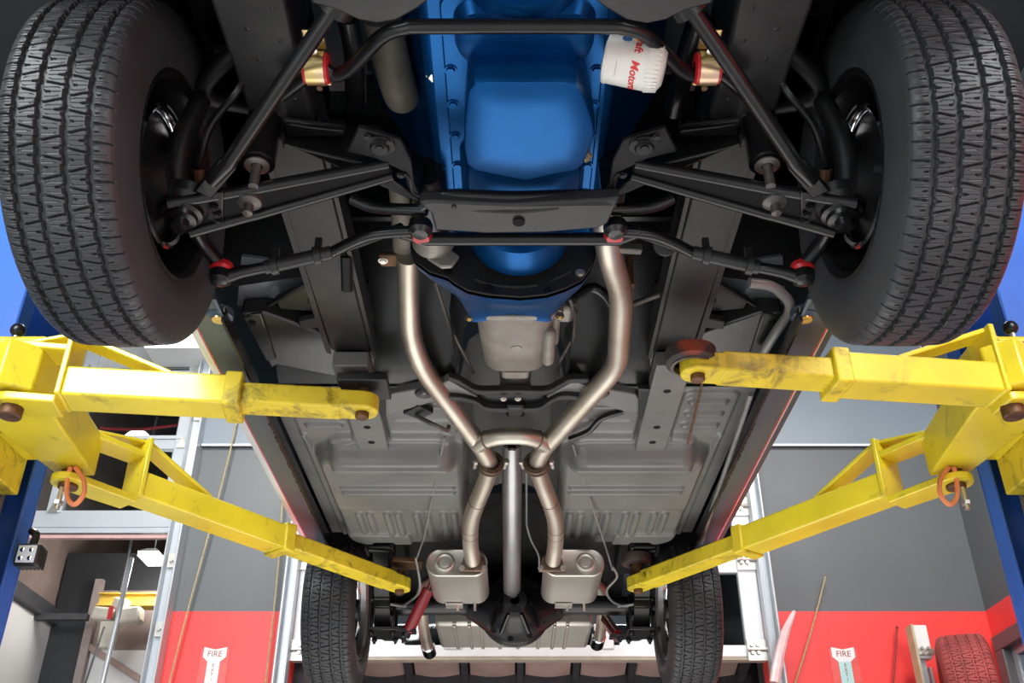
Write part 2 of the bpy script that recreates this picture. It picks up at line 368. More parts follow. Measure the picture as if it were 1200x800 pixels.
# sloping insulated soffit seen under the middle door: panels between dark purlins
sof = struct(MB().bb(D2L - .3, D2R + .3, 8.6, 8.72, P(600, 790, Y=8.6).z - .55, P(600, 790, Y=8.6).z + .0).build('trim_12', DKSTEEL))
za = P(600, 770, Y=8.2).z + .06; zb = P(600, 790, Y=8.6).z
n = 8
for k in range(n):
    x0 = D2L - .25 + (D2R - D2L + .5) * k / n; x1 = D2L - .25 + (D2R - D2L + .5) * (k + 1) / n - .09
    m = MB(); rr = []
    for i in range(9):
        t = i / 8; sag = -.035 * math.sin(math.pi * t)
        rr.append([V(x0 + (x1 - x0) * t, 8.2, za + sag), V(x0 + (x1 - x0) * t, 8.6, zb + sag * .6), V(x0 + (x1 - x0) * t, 8.6, zb + .03 + sag * .6), V(x0 + (x1 - x0) * t, 8.2, za + .03 + sag)])
    m.rings(rr); m.build('insulation_panel', INSULP, sof)
    MB().bar((x1 + .045, 8.15, za - .01), (x1 + .045, 8.6, zb - .02), .05, .1).build('purlin', DKSTEEL, sof)
slab('ceiling', D2L - .4, XC, 8.0, 8.9, za + .12, za + .2, DKSTEEL)

# ---- things on and behind the back wall
def sign(name, x, y, label, stem_m):
    p = P(x, y, Y=YW - .012); s = .155
    t = thing(name, p, label, 'sign')
    MB().bb(p.x - s * .62, p.x + s * .62, p.y + .006, p.y + .011, p.z - .62, p.z - .01).build('backing_plate', mat('red_sign_plate', (.78, .10, .09), .35), t)
    def pt(a, b): return (p.x + a * s, p.y, p.z + b * s)
    MB().prism([pt(-.5, 0), pt(0, -.10), pt(.5, 0), pt(.5, -.42), pt(.27, -.62), pt(-.27, -.62), pt(-.5, -.42)], (0, .006, 0)).build('arrow_tail', WHITEP, t)
    MB().prism([pt(-.27, -.62), pt(.27, -.62), pt(.27, -2.9), pt(.55, -2.9), pt(0, -3.7), pt(-.55, -2.9), pt(-.27, -2.9)], (0, .006, 0)).build('arrow_stem', stem_m, t)
    me = text_mesh('FIRE', s * .36, 'lettering'); me.materials.append(REDINKB)
    o = bpy.data.objects.new('lettering', me); COL.objects.link(o); o.parent = t; o.location = (0, -.001, -.30 * s); o.rotation_euler = (R(90), 0, 0)
    for k, ch in enumerate('EXTINGUISHER'):
        me = text_mesh(ch, s * .21, 'lettering'); me.materials.append(REDINKB)
        o = bpy.data.objects.new('lettering', me); COL.objects.link(o); o.parent = t; o.location = (0, -.001, (-.78 - k * .20) * s); o.rotation_euler = (R(90), 0, 0)
REDINKB = mat('dull_red_ink', (.36, .06, .06), .5)
sign('fire_extinguisher_sign', 253, 758, 'white fire extinguisher arrow sign on the red wall between the two garage doors', WHITEP)
sign('fire_extinguisher_sign', 987, 758, 'fire extinguisher arrow sign with pale teal stem on the red wall right of the car', SIGNT)
def cord(x0, y0, x1, y1, label, m=CORD, r=.006, Y=YW - .06):
    a = P(x0, y0, Y=Y); b = P(x1, y1, Y=Y)
    b = a + (b - a) * ((ZF + .5 - a.z) / (b.z - a.z))
    pts = [a + (b - a) * t + V(.01 * math.sin(t * 9), 0, 0) for t in [i / 12 for i in range(13)]]
    o = MB().tube(pts, r, 8).ball(a, r * 1.6, 8).build('pull_cord', m); tag(o, label, 'cord')
cord(283, 470, 203, 788, 'long tan pull cord on the wall beside the left glass door')
cord(331, 585, 313, 798, 'shorter tan pull cord on the wall close to the left rear tyre')
cord(967, 677, 932, 798, 'tan cord running up the red wall left of the teal stemmed sign')
cord(1051, 735, 1045, 798, 'thin dark red cord hanging on the red wall beside the ghost rail', mat('dark_red_cord', (.30, .03, .03), .6), .007)
# ghost images of a rail and a wide tyre on the red wall, modelled solid
a = P(1068, 733, Y=6.5); b = P(1084, 733, Y=6.5); zt = a.z; zm = P(1068, 772, Y=6.5).z
t = thing('ghost_rail', (a.x, 6.5, ZF), 'ghost image of a white upright rail, modelled solid on the red wall left of the ghost tyre', 'rail')
MB().bb(a.x, b.x, 6.48, 6.56, zm, zt).build('white_box_section', WHITEP, t, bev=.004)
MB().bb(a.x - .02, a.x - .004, 6.46, 6.56, ZF, zt + .0).build('tan_edge_strip', mat('tan_strip', (.50, .42, .26), .5), t)
MB().bb(a.x, a.x + .045, 6.5, 6.56, ZF, zm).bb(a.x + .06, a.x + .075, 6.5, 6.56, ZF, zm - .05).build('track_channel', ALU, t)
hp = MB().bb(a.x - .01, b.x + .01, 6.465, 6.48, zm + .02, zm + .06)
for q in (.02, .06): hp.hexnut((a.x + q, 6.465, zm + .06), (0, -1, 0), .01, .02).hexnut((a.x + q, 6.465, zm + .03), (0, -1, 0), .01, .02)
hp.build('hinge_plate', ZINC, t)
m = MB()
pts = [P(x, y, Y=6.55) for x, y in ((908, 800), (912, 775), (920, 742), (931, 716))]
o = m.tube(pts, [.035, .035, .03, .012], 10, 6).build('ghost_streak', mat('pale_pink_ghost', (.80, .55, .55), .3)); tag(o, 'bowed pale pink ghost streak, modelled solid on the red wall beside the white garage door', 'strip')  # solid tube for a pale ghost streak of a bumper

# next bay things
def lamp_pendant():
    p = P(181, 645, Y=YH - .2)
    t = thing('pendant_lamp', p, 'bright white pendant shop lamp in the bay beyond the left door', 'lamp')
    MB().rings([[p + V(sx * a, sy * b, z) for sx, sy in ((-1, -1), (1, -1), (1, 1), (-1, 1))] for a, b, z in ((.04, .06, .0), (.085, .14, -.05))]).build('shade', WHITEP, t)
    MB().bb(p.x - .08, p.x + .08, p.y - .13, p.y + .13, p.z - .085, p.z - .052).build('diffuser', LAMPW, t)
    MB().cyl(p, p + V(0, 0, 5.0 - p.z), .006, 6).build('cord', WHITEP, t)
lamp_pendant()
for nm_, lc_, en_ in (('pendant_lamp_light', P(181, 668, Y=YH - .2), 30), ('next_bay_point_fill', V(D1R - .8, YW + .9, 3.6), 10)):  # next bay light is added fill without a fixture
    l_ = bpy.data.lights.new(nm_, 'POINT'); l_.energy = en_; l_.shadow_soft_size = .12; l_.color = (1, .98, .95)
    o = bpy.data.objects.new(nm_, l_); COL.objects.link(o); o.location = lc_
p0 = P(118, 704, Y=YH); p1 = P(190, 704, Y=YH)
t = thing('lift_crossbeam', (p0.x, YH, p0.z - .06), 'yellow crossbeam hanging in the bay beyond the left door above the wrapped hoist', 'beam')
MB().bb(p0.x, p1.x + .3, YH - .04, YH + .04, p0.z - .04, p0.z + .04).build('beam_web', YHOIST, t, bev=.004)
MB().bb(p0.x, p1.x + .3, YH - .07, YH + .07, p0.z - .055, p0.z - .04).bb(p0.x, p1.x + .3, YH - .07, YH + .07, p0.z + .04, p0.z + .05).build('beam_flange', YHOIST, t)
for xx in (p0.x + .15, p1.x + .1): MB().cyl((xx, YH, p0.z + .04), (xx, YH, 5.0), .012, 8).build('hanger_rod', DKSTEEL, t)
q = P(136, 722, Y=YH - .2)
t = thing('wrapped_hoist', q, 'beige cloth wrapped hoist with a hanging tail below the yellow crossbeam', 'hoist')
MB().box(q + V(-.09, 0, .01), (.17, .14, .10), Matrix.Rotation(R(6), 3, 'Y')).box(q + V(.11, 0, .0), (.19, .14, .12), Matrix.Rotation(R(-7), 3, 'Y')).box(q + V(.02, 0, .09), (.12, .1, .1), Matrix.Rotation(R(12), 3, 'Y')).build('body', BEIGE, t, bev=.02)
MB().rings([[q + V(x * a - .03, y, z) for x, y in ((-1, -.05), (1, -.05), (1, .05), (-1, .05))] for a, z in ((.06, -.05), (.055, -.16), (.05, -.25))]).build('tail', BEIGE, t)
MB().bb(q.x - .01, q.x + .03, q.y, YH, q.z + .05, P(118, 704, Y=YH).z - .056).build('sling', BEIGE, t)
MB().bb(q.x - .04, q.x - .005, q.y - .075, q.y - .065, q.z - .04, q.z + .06).build('red_band', REDINK, t)
def pole(x0, y0, x1, y1, Y, r, m, name, label):
    a = P(x0, y0, Y=Y); b = P(x1, y1, Y=Y - .3); b = a + (b - a) * ((ZF - a.z) / (b.z - a.z))
    tag(MB().cyl(a, b, r, 12).ball(a, r * 1.05, 10).build(name, m), label, 'pole')
pole(154, 655, 120, 800, YH - .5, .018, ALU, 'steel_pole', 'shiny steel pole leaning up in the bay beyond the left door')
pole(122, 735, 100, 800, YH - .4, .008, DKSTEEL, 'dark_rod', 'thin dark rod standing left of the shiny steel pole')
# red reflection line built as a tube behind the door glass; lamp above it
o = MB().tube([P(118, 502, Y=YW + .16), P(165, 503, Y=YW + .16), P(215, 497, Y=YW + .16)], .012, 8, 6).build('red_reflection', REDINK); o.parent = d1
p = P(214, 398, Z=3.85)
t = thing('wall_lamp', (p.x, p.y, p.z), 'glaring white lamp above the glass door between the left front tyre and the rocker', 'lamp')
MB().bb(p.x - .3, p.x + .22, p.y, p.y + .12, p.z - .0, p.z + .35).build('diffuser', LAMPW, t, bev=.02)
MB().bb(p.x - .33, p.x + .25, p.y + .12, YW, p.z - .0, p.z + .38).build('housing', WHITEP, t)
# ------------------------------------------------------------------ two-post lift
def lift(sg, label):
    def q(x, y, z): return V(x * -sg, y, z)          # written for the left post (x negative -> sg = 1)
    def qq(v): return V(v[0] * (1 if sg == 1 else -1), v[1], v[2])
    XI = 1.52; XO = 1.84; YA, YB_ = 2.56, 2.98
    root = thing('lift_post', q(1.68, 2.77, ZF), label, 'car lift', 'posts of the two post car lift')
    def bbm(m, x0, x1, y0, y1, z0, z1): return m.bb(min(-sg * x0, -sg * x1), max(-sg * x0, -sg * x1), y0, y1, z0, z1)
    zt = 2.45
    m = MB(); bbm(m, XI, XO, YA, YA + .012, ZF, zt); bbm(m, XI, XO, YB_ - .012, YB_, ZF, zt)
    bbm(m, XI, XI + .012, YA + .012, YA + .075, ZF, zt); bbm(m, XI, XI + .012, YB_ - .085, YB_ - .012, ZF, zt)
    m.build('column', LBLUE, root, bev=.008)
    m = MB(); bbm(m, XO - .014, XO, YA + .012, YB_ - .012, ZF, zt); m.build('column_web', NAVY, root)
    m = MB(); bbm(m, XI - .12, XO + .12, YA - .12, YB_ + .12, ZF, ZF + .02); m.build('base_plate', LBLUE, root)
    # carriage inside the column
    m = MB(); bbm(m, XI + .02, XO - .05, YA + .09, YB_ - .10, 1.17, 1.62)
    m.build('carriage', YWORN, root, bev=.006)
    m = MB(); bbm(m, XI - .10, XI + .02, YA + .10, YB_ - .12, 1.28, 1.52); m.build('carriage_neck', YELLOW, root, bev=.006)
    # beam along the car that carries both arm pivots
    m = MB(); y0, y1 = 2.27, 2.88
    pr = [q(1.24, y0 + .06, 1.235), q(1.40, y0 - .01, 1.235), q(1.50, y0 + .10, 1.235), q(1.44, y1 + .02, 1.235), q(1.27, y1 + .02, 1.235)]
    pr = [q(1.275, 2.31, 1.235), q(1.345, 2.255, 1.235), q(1.50, 2.36, 1.235), q(1.43, 2.88, 1.235), q(1.315, 2.88, 1.235), q(1.275, 2.44, 1.235)]
    m.prism(pr, (0, 0, .135)); m.build('carriage_beam', YELLOW, root, bev=.006)
    m = MB(); bbm(m, 1.30, 1.50, 2.36, 2.62, 1.37, 1.44); m.build('carriage_head', YELLOW, root, bev=.012)
    # cable and loop and dangling bolt
    MB().cyl(q(1.60, 2.90, 1.2), q(1.60, 2.90, ZF + .02), .009, 8).build('lift_cable', CABLE, root)
    c = q(1.345, 2.80, 1.19)
    lp = [c + V(sg * .0 + .0, .0, .04), c + V(.035 * sg, -.005, .0), c + V(.05 * sg, -.01, -.05), c + V(.03 * sg, -.01, -.085), c + V(.0, -.005, -.06), c + V(-.015 * sg, 0, .0), c + V(-.015 * sg, 0, .04)]
    MB().tube(lp, .0075, 8, 6).build('hose_loop', ORANGE, root)
    MB().cyl(q(1.385, 2.83, 1.24), q(1.385, 2.83, 1.105), .008, 8).hexnut(q(1.385, 2.83, 1.12), (0, 0, 1), .015, .012).build('stud', ZINC, root)
    def arm(piv, tip, yoke, sl, tip_z, name):
        piv = qq(piv); tip = qq(tip); d = tip - piv; d.z = 0; Ln = d.length; u = d.normalized(); v = V(-u.y, u.x, 0)
        def L(a, b, z): return piv + u * a + v * b + V(0, 0, z - piv.z + (a / Ln) * (tip_z - piv.z))
        z0 = piv.z; H = .088; W = .053; Hi = .060; Wi = .044
        g = sub(name, root, piv)
        def hexb(m, a0, a1, b0, b1, z0, z1, z0b=None, z1b=None):
            z0b = z0 if z0b is None else z0b; z1b = z1 if z1b is None else z1b
            m.hexa([L(a0, b0, z0), L(a1, b0, z0b), L(a1, b1, z0b), L(a0, b1, z0), L(a0, b0, z1), L(a1, b0, z1b), L(a1, b1, z1b), L(a0, b1, z1)]); return m
        hexb(MB(), yoke, yoke + sl, -W, W, z0, z0 + H).build('outer_sleeve', YELLOW, g, bev=.007)
        hexb(MB(), yoke + sl - .035, yoke + sl + .012, -W - .008, W + .008, z0 - .008, z0 + H + .008).build('sleeve_collar', YWORN, g, bev=.006)
        hexb(MB(), yoke + sl - .1, Ln - .06, -Wi, Wi, z0 + .012, z0 + .012 + Hi).build('inner_tube', YWORN, g, bev=.006)
        m = MB(); pts = [L(Ln - .10, -Wi, z0 + .016), L(Ln - .1, Wi, z0 + .016)] + [L(Ln + .0 + Wi * math.sin(R(t)), Wi * math.cos(R(t)), z0 + .016) for t in range(0, 181, 15)]
        m.prism(pts, (0, 0, .050)); m.build('tip_plate', YWORN, g, bev=.005)
        MB().cyl(L(Ln, 0, z0 + .0), L(Ln, 0, z0 + .10), .019, 16).build('pad_pin', RUST, g, bev=.003)
        # root yoke: vertical plate, upper and lower lug, sloping gusset straps
        hexb(MB(), yoke - .014, yoke + .002, -W - .006, W + .006, z0 - .0, z0 + .205).build('root_plate', YELLOW, g, bev=.004)
        for zz, th in ((z0 - .022, .024), (z0 + .138, .020)):
            pts = [L(yoke - .01, -W + .006, zz), L(yoke - .01, W - .006, zz)] + [L(-.055 * math.sin(R(t)), .055 * math.cos(R(t)), zz) for t in range(0, 181, 20)]
            MB().prism(pts, (0, 0, th)).build('pivot_lug', YELLOW, g, bev=.004)
        hexb(MB(), yoke, yoke + .27, -W + .016, W - .016, z0 + .190, z0 + .205, z0 + H - .004, z0 + H + .010).build('gusset_strap', YELLOW, g, bev=.003)
        hexb(MB(), -.02, yoke - .01, -W + .02, W - .02, z0 + .15, z0 + .162, z0 + .192, z0 + .204).build('gusset_strap', YELLOW, g, bev=.003)
        MB().cyl(L(0, 0, z0 - (.052 if yoke < .2 else .036)), L(0, 0, z0 + .165), .030, 18).build('pivot_pin', RUST, g, bev=.005)
        return L(Ln, 0, z0 + .078)
    pf = arm((-1.335, 2.345, 1.225), P(424, 490, Z=1.225) if sg == 1 else P(1200 - 818, 446, Z=1.225), .13 if sg == 1 else .04, .455, 1.225, 'front_arm')
    pr_ = arm((-1.375, 2.845, 1.213), P(468, 696, Z=1.185) if sg == 1 else P(1200 - 748, 695, Z=1.185), .22, .62, 1.185, 'rear_arm')
    # lock pin with knob and toothed ring above the front pivot
    k = P(21, 387, Z=1.47) if sg == 1 else P(1184, 384, Z=1.47)
    MB().cyl(k + V(0, 0, -.16), k, .0075, 10).build('lock_pin', ZINC, root)
    MB().ball(k, .021, 20).build('lock_knob', BLACK, root)
    m = MB(); gp = k + V(-.01 * sg, .0, -.085); m.lathe(gp, (0, 0, 1), [(.018, 0), (.027, .004), (.027, .022), (.016, .026)], 24, True)
    for t in range(0, 360, 30): m.box(gp + V(.028 * math.cos(R(t)), .028 * math.sin(R(t)), .012), (.007, .007, .022), Matrix.Rotation(R(t), 3, 'Z'))
    m.build('toothed_ring', IRON, root)
    if sg == 1:
        m = MB().bb(pf.x - .07, pf.x + .07, pf.y - .06, pf.y + .06, pf.z + .01, pf.z + .035); m.build('square_pad', SATIN, root, bev=.004)
    else:
        pf = pf + V(-.012, .0, -.036)
        MB().lathe(pf, (0, 0, 1), [(.054, 0), (.058, .002), (.067, .010), (.067, .045), (.05, .050), (.001, .05)], 40).build('round_pad', PADRUB, root)
        MB().lathe(pf + V(0, 0, -.003), (0, 0, 1), [(.046, .02), (.048, 0), (.056, 0), (.056, .012)], 40).build('pad_cup', IRON, root)
    if sg == 1:
        MB().prism([pr_ + V(-.03, -.06, .04), pr_ + V(.09, -.03, .045), pr_ + V(.08, .07, .045), pr_ + V(-.05, .05, .04)], (0, 0, .02)).build('square_pad', RUST, root, bev=.003)
    else:
        MB().lathe(pr_ + V(0.0, 0, .04), (0, 0, 1), [(.03, 0), (.058, .003), (.064, .012), (.064, .04), (.001, .044)], 32).build('round_pad', PADRUB, root)
        MB().cyl(pr_ + V(0, 0, -.02), pr_ + V(0, 0, .042), .024, 16).build('pad_screw', RUST, root)
    return root
lp_ = lift(1, 'blue lift post with yellow arms on the left, carrying the small square work light')
rp_ = lift(-1, 'blue lift post with yellow arms and round rubber pads on the right of the car')
# small LED work light clamped to the left post
p = P(35, 652, Y=2.90)
t = thing('work_light', p, 'small square black work light clamped to the left blue lift post', 'lamp')
MB().box(p, (.075, .05, .07)).build('housing', SATIN, t, bev=.01)
m = MB()
for k in range(6): m.box(p + V(-.03 + k * .012, .03, 0), (.004, .02, .06))
m.build('cooling_fins', SATIN, t)
MB().box(p + V(0, -.026, 0), (.056, .004, .054)).build('lens', LENSW, t, bev=.002)
for sx_ in (-.014, .014):
    for sz_ in (-.013, .013): MB().ball(p + V(sx_, -.027, sz_), .009, 10, (1, .3, 1)).build('reflector', CHROME, t)
MB().tube(fillet([p + V(.0, .0, .03), p + V(.005, 0, .07), p + V(-.02, .01, .085)], .02), .012, 10).build('bracket', BLACK, t)
# ------------------------------------------------------------------ the car
YF, ZFR, YR, ZRR, XT = 1.475, 1.26, 4.22, 1.19, 0.743
car = thing('car', (0, 2.8, 1.2), 'dark blue coupe seen from below, raised on the two post lift', 'car')

# ---- tyres: one mesh with real tread, shared by all four wheels
def make_tyre_mesh():
    NT = 1584; PIT = 66; Rt = 0.330; hw = 0.093
    side_l = [(-.080, .196), (-.092, .200), (-.100, .212), (-.1065, .232), (-.1085, .252), (-.1075, .272), (-.1035, .292), (-.0985, .306), (-.0965, .3115)]
    tread = np.linspace(-hw, hw, 117)
    w_ = np.array([a for a, b in side_l] + list(tread) + [-a for a, b in side_l[::-1]])
    rt = Rt - 0.004 * (np.abs(tread) / hw) ** 2 - 0.009 * np.clip((np.abs(tread) - .075) / .018, 0, 1) ** 2
    r_ = np.array([b for a, b in side_l] + list(rt) + [b for a, b in side_l[::-1]])
    th = np.arange(NT) / NT; t = th * PIT
    T, W = np.meshgrid(t, w_, indexing='ij')
    D = np.zeros_like(T)
    pl = 2 * math.pi * Rt / PIT
    def ss(d, a, b): return np.clip((b - d) / (b - a), 0, 1)
    def put(mask): np.maximum(D, mask, out=D)
    gc = [-.062, -.022, .022, .062]
    for i, c in enumerate(gc):
        k = np.floor(T * 2 + i)
        cz = c + .0012 * np.where(np.mod(k, 2) == 0, 1, -1)
        put(.0100 * ss(np.abs(W - cz), .0040, .0058))
    rib = [(-.062, -.022, .0), (-.022, .022, .37), (.022, .062, .74)]
    for a, b, ph in rib:
        c = (a + b) / 2; h = (b - a) / 2; s = (W - c) / h
        inside = np.abs(s) < 1.0
        tt = T + ph; k = np.floor(tt); f = tt - k                       # full slit at f = .5, alternately inclined
        sgn = np.where(np.mod(k, 2) == 0, 1.0, -1.0)
        wav = .5 + .085 * sgn * np.sin(s * 2.0)
        wid = .0013 + .0014 * np.clip(np.abs(s) - .55, 0, 1) / .45
        put(np.where(inside, .0065 * ss(np.abs(f - wav) * pl, wid * .6, wid + .0009), 0))
        g = np.minimum(f, 1 - f); kk = np.floor(tt + .5)
        side = np.where(np.mod(kk, 2) == 0, 1.0, -1.0); u = s * side     # notch enters from u = 1
        wid = .0006 + .0030 * np.clip((u - .15) / .85, 0, 1)
        put(np.where(inside & (u > .18), .0055 * ss(g * pl, wid * .6, wid + .0008), 0))
        put(np.where(inside & (u < .1) & (u > -.55), .0013 * ss(g * pl, .0003, .0008), 0))
        for o, lim in ((.27, .3),):
            arc = o * np.sqrt(np.clip(1 - np.clip((-u - .1) / .6, 0, 1) ** 2, 0, 1))
            put(np.where(inside & (u < .95) & (u > -.62 + lim * .4), .0013 * ss(np.abs(g - arc) * pl, .0003, .0008), 0))
    for sd in (-1, 1):
        s = (W * sd - .062) / (hw - .062); inside = (s > 0)
        tt = T + (.2 if sd > 0 else .65); k = np.floor(tt); f = tt - k
        wav = .5 + .10 * s * sd
        put(np.where(inside, .0055 * ss(np.abs(f - wav) * pl, .0009, .0021) * np.clip(s * 6, 0, 1) , 0))
        g = np.minimum(f, 1 - f)
        put(np.where(inside & (s < .5), .005 * ss(g * pl, .0012 * (1 - s * 1.6), .0028 * (1.05 - s * 1.6)), 0))
        for o in (.20, .34):
            put(np.where(inside & (s > .12) & (s < .8), .0014 * ss(np.abs(g - o) * pl, .0003, .0008), 0))
    D *= (np.abs(W) <= hw + 1e-6)
    RR = r_[None, :] - D
    ang = (2 * math.pi * th)[:, None]
    co = np.stack([np.broadcast_to(w_[None, :], RR.shape), RR * np.cos(ang), RR * np.sin(ang)], -1).reshape(-1, 3).astype(np.float32)
    M = len(w_); i = np.arange(NT)[:, None]; j = np.arange(M - 1)[None, :]; i2 = (i + 1) % NT
    q = np.stack([i * M + j, i * M + j + 1, i2 * M + j + 1, i2 * M + j], -1).reshape(-1).astype(np.int32)
    me = bpy.data.meshes.new('tyre'); nf = len(q) // 4
    me.vertices.add(len(co)); me.vertices.foreach_set('co', co.ravel())
    me.loops.add(len(q)); me.loops.foreach_set('vertex_index', q)
    me.polygons.add(nf); me.polygons.foreach_set('loop_start', np.arange(nf, dtype=np.int32) * 4)
    sm_ = np.ones((NT, M - 1), bool); sm_[:, 8:M - 9] = False
    me.polygons.foreach_set('use_smooth', sm_.ravel()); me.update(calc_edges=True)
    bm = bmesh.new(); bm.from_mesh(me); bmesh.ops.recalc_face_normals(bm, faces=bm.faces[:]); bm.to_mesh(me); bm.free()
    me.materials.append(RUBBER); return me
TYRE = make_tyre_mesh()
def tyre_obj(loc, rot, parent, flip=False):
    o = bpy.data.objects.new('tyre', TYRE); COL.objects.link(o); o.parent = parent
    o.location = Vector(loc) - origin(parent); o.rotation_euler = (R(rot), 0, R(180) if flip else 0); return o

def wheel(x, y, z, sg, front):
    g = sub('wheel', car, (x, y, z))
    tyre_obj((x, y, z), 11 if sg > 0 else 40, g, sg > 0)
    inn = -sg
    # rim barrel seen from inside
    MB().lathe((x, y, z), (inn, 0, 0), [(.199, .088), (.205, .096), (.198, .098), (.187, .088), (.183, .06), (.176, .03), (.17, -.02), (.15, -.05), (.12, -.06)], 64).build('rim_barrel', BLACK if front else SHAFT, g)
    MB().lathe((x, y, z), (inn, 0, 0), [(.128, .052), (.139, .052), (.142, .058), (.141, .072), (.134, .074), (.128, .070)], 64).build('rotor_edge', CHROME, g)
    MB().lathe((x, y, z), (inn, 0, 0), [(.171, -.035), (.001, -.04)], 48).build('wheel_disc', BLACK if front else SHAFT, g)  # added disc closes the spoke gaps; front one black to keep the inside dark
    m = MB(); m.lathe((x, y, z), (inn, 0, 0), [(.06, -.03), (.06, -.06), (.001, -.06)], 32)
    for k in range(5):
        a = R(72 * k + 20); m.bar((x + inn * -.045, y + .05 * math.cos(a), z + .05 * math.sin(a)), (x + inn * -.05, y + .172 * math.cos(a), z + .172 * math.sin(a)), .055, .02, (1, 0, 0))
    m.build('spokes', BLACK if front else CHROME, g)
    # backing plate, drum and knuckle
    MB().lathe((x, y, z), (inn, 0, 0), [(.13, -.02), (.135, .02), (.14, .035), (.125, .05), (.05, .058), (.045, .085), (.001, .088)], 40).build('brake_drum', BLACK, g)
    return g
for sg in (-1, 1):
    wheel(sg * XT, YF, ZFR, sg, True)
    wheel(sg * XT, YR, ZRR, sg, False)
# ghost tyre by the red wall, modelled solid with an added hanger
tt = thing('ghost_tyre', (P(1128, 770, Y=6.3).x, 6.3, P(1122, 737, Y=6.1).z - .37), 'ghost image of a wide tyre, tinted red and modelled solid on the red wall at the lower right', 'tyre')
o = bpy.data.objects.new('tyre', TYRE.copy()); COL.objects.link(o); o.parent = tt; o.location = (0, 0, 0); o.scale = (1.4, 1.15, 1.15); o.rotation_euler = (0, 0, R(-20))
o.data.materials[0] = GHOSTRUB
MB().cyl(origin(tt) + V(-.25, 0, 0), origin(tt) + V(.25, 0, 0), .03, 12).bar(origin(tt) + V(0, 0, 0), (origin(tt).x, YW, origin(tt).z), .05, .05).build('wall_hanger', DKSTEEL, tt)

def part(m, name, mt, bev=0.0, parent=None, label=None, **k):
    o = m.build(name, mt, parent or car, bev=bev, **k)
    if label: o['label'] = label
    return o
# shared little hardware
_b = MB().hexnut((0, 0, 0), (0, 0, 1), .010, -.008)
_b.lathe((0, 0, 0), (0, 0, 1), [(.014, 0), (.014, -.003), (.009, -.003)], 16)
BOLT = _b.build('bolt_head', BLACK).data
bpy.data.objects.remove([o for o in S.objects if o.name == 'bolt_head'][0])
BOLTS = {}
def bolt(p, parent, m=None, s=1.0, rot=(0, 0, 0), name='bolt'):
    m = m or BLACK
    if m.name not in BOLTS:
        me = BOLT.copy(); me.materials.clear(); me.materials.append(m); BOLTS[m.name] = me
    o = bpy.data.objects.new(name, BOLTS[m.name]); COL.objects.link(o); o.parent = parent
    o.location = Vector(p) - origin(parent); o.scale = (s,) * 3; o.rotation_euler = rot; return o

# ---- body shell: rocker panels, sides with wheel arches, upper skin
for sg in (-1, 1):
    sec = [(.728, 1.335), (.735, 1.333), (.737, 1.362), (.765, 1.362), (.80, 1.368), (.835, 1.379)]
    sec2 = [(.835, 1.379), (.841, 1.381)]; sec3 = [(.841, 1.381), (.858, 1.389), (.860, 1.394), (.874, 1.402), (.878, 1.415)]
    sec4 = [(.878, 1.415), (.886, 1.50), (.900, 1.68), (.895, 1.95)]
    y0, y1 = 2.02, 3.95
    def sweep(sec, n=12):
        return [[V(sg * x, y0 + (y1 - y0) * i / n, z) for x, z in sec] for i in range(n + 1)]
    part(MB().rings(sweep(sec), False, False), 'rocker_panel', BODYB)
    part(MB().rings(sweep(sec2), False, False), 'red_stripe', STRIPER, label='red stripe along the sill')
    if sg < 0: part(MB().rings(sweep(sec3), False, False), 'white_stripe', STRIPEW, label='bright moulding along the sill, its reflection painted white')  # left moulding drawn wide in white for its reflection
    else:
        part(MB().rings(sweep([(.841, 1.381), (.845, 1.383)]), False, False), 'white_stripe', STRIPEW, label='bright moulding along the sill, its reflection painted white')
        part(MB().rings(sweep([(.845, 1.383)] + sec3[1:]), False, False), 'sill_moulding', BODYB)
    # pinch weld lip and black seam sealer beads
    m = MB().bb(sg * .7275, sg * .7335, 2.10, 3.9, 1.322, 1.365)
    part(m, 'pinch_weld', BLACK)
    m = MB()
    for k in range(60):
        y = 2.72 + k * .0195 + random.uniform(-.003, .003); m.ball((sg * .739, y, 1.338 + random.uniform(-.002, .002)), random.uniform(.006, .010), 6, (1, 1.3, .7))
    tag(part(m, 'sealer_bead', BLACK), kind='stuff')
    # body side with wheel openings
    zs_ = [1.415, 1.50, 1.68, 1.95]; xs_ = [.878, .886, .900, .895]
    def side(ya, yb, cy, cz, rad, name):
        m = MB(); cols = []; n = 60
        for i in range(n + 1):
            y = ya + (yb - ya) * i / n; zl = 1.415
            if abs(y - cy) < rad: zl = max(zl, cz + math.sqrt(max(0, rad * rad - (y - cy) ** 2)))
            col = []
            for k in range(6):
                z = zl + (1.97 - zl) * k / 5; x = np.interp(z, zs_, xs_); col.append(V(sg * x, y, z))
            for k in range(1, 3): col.insert(0, V(sg * (np.interp(zl, zs_, xs_) - .03 * k), y, zl + .005))
            cols.append(col)
        m.rings(cols, False, False); return part(m, name, BODYB)
    side(.55, 2.02, YF, 1.36, .36, 'front_fender')
    side(2.02, 3.93, 0, 0, .01, 'door_skin')
    side(3.93, 5.35, YR, 1.33, .36, 'rear_quarter')
m = MB().rings([[V(x, y, z) for x in (-.895, -.5, 0, .5, .895)] for y, z in ((.5, 1.95), (1.2, 2.16), (2.1, 2.22), (2.7, 2.6), (3.9, 2.6), (4.5, 2.2), (5.35, 2.1), (5.4, 1.5), (5.3, 1.42), (4.9, 1.42))], False, False)
part(m, 'upper_body', BODYB)
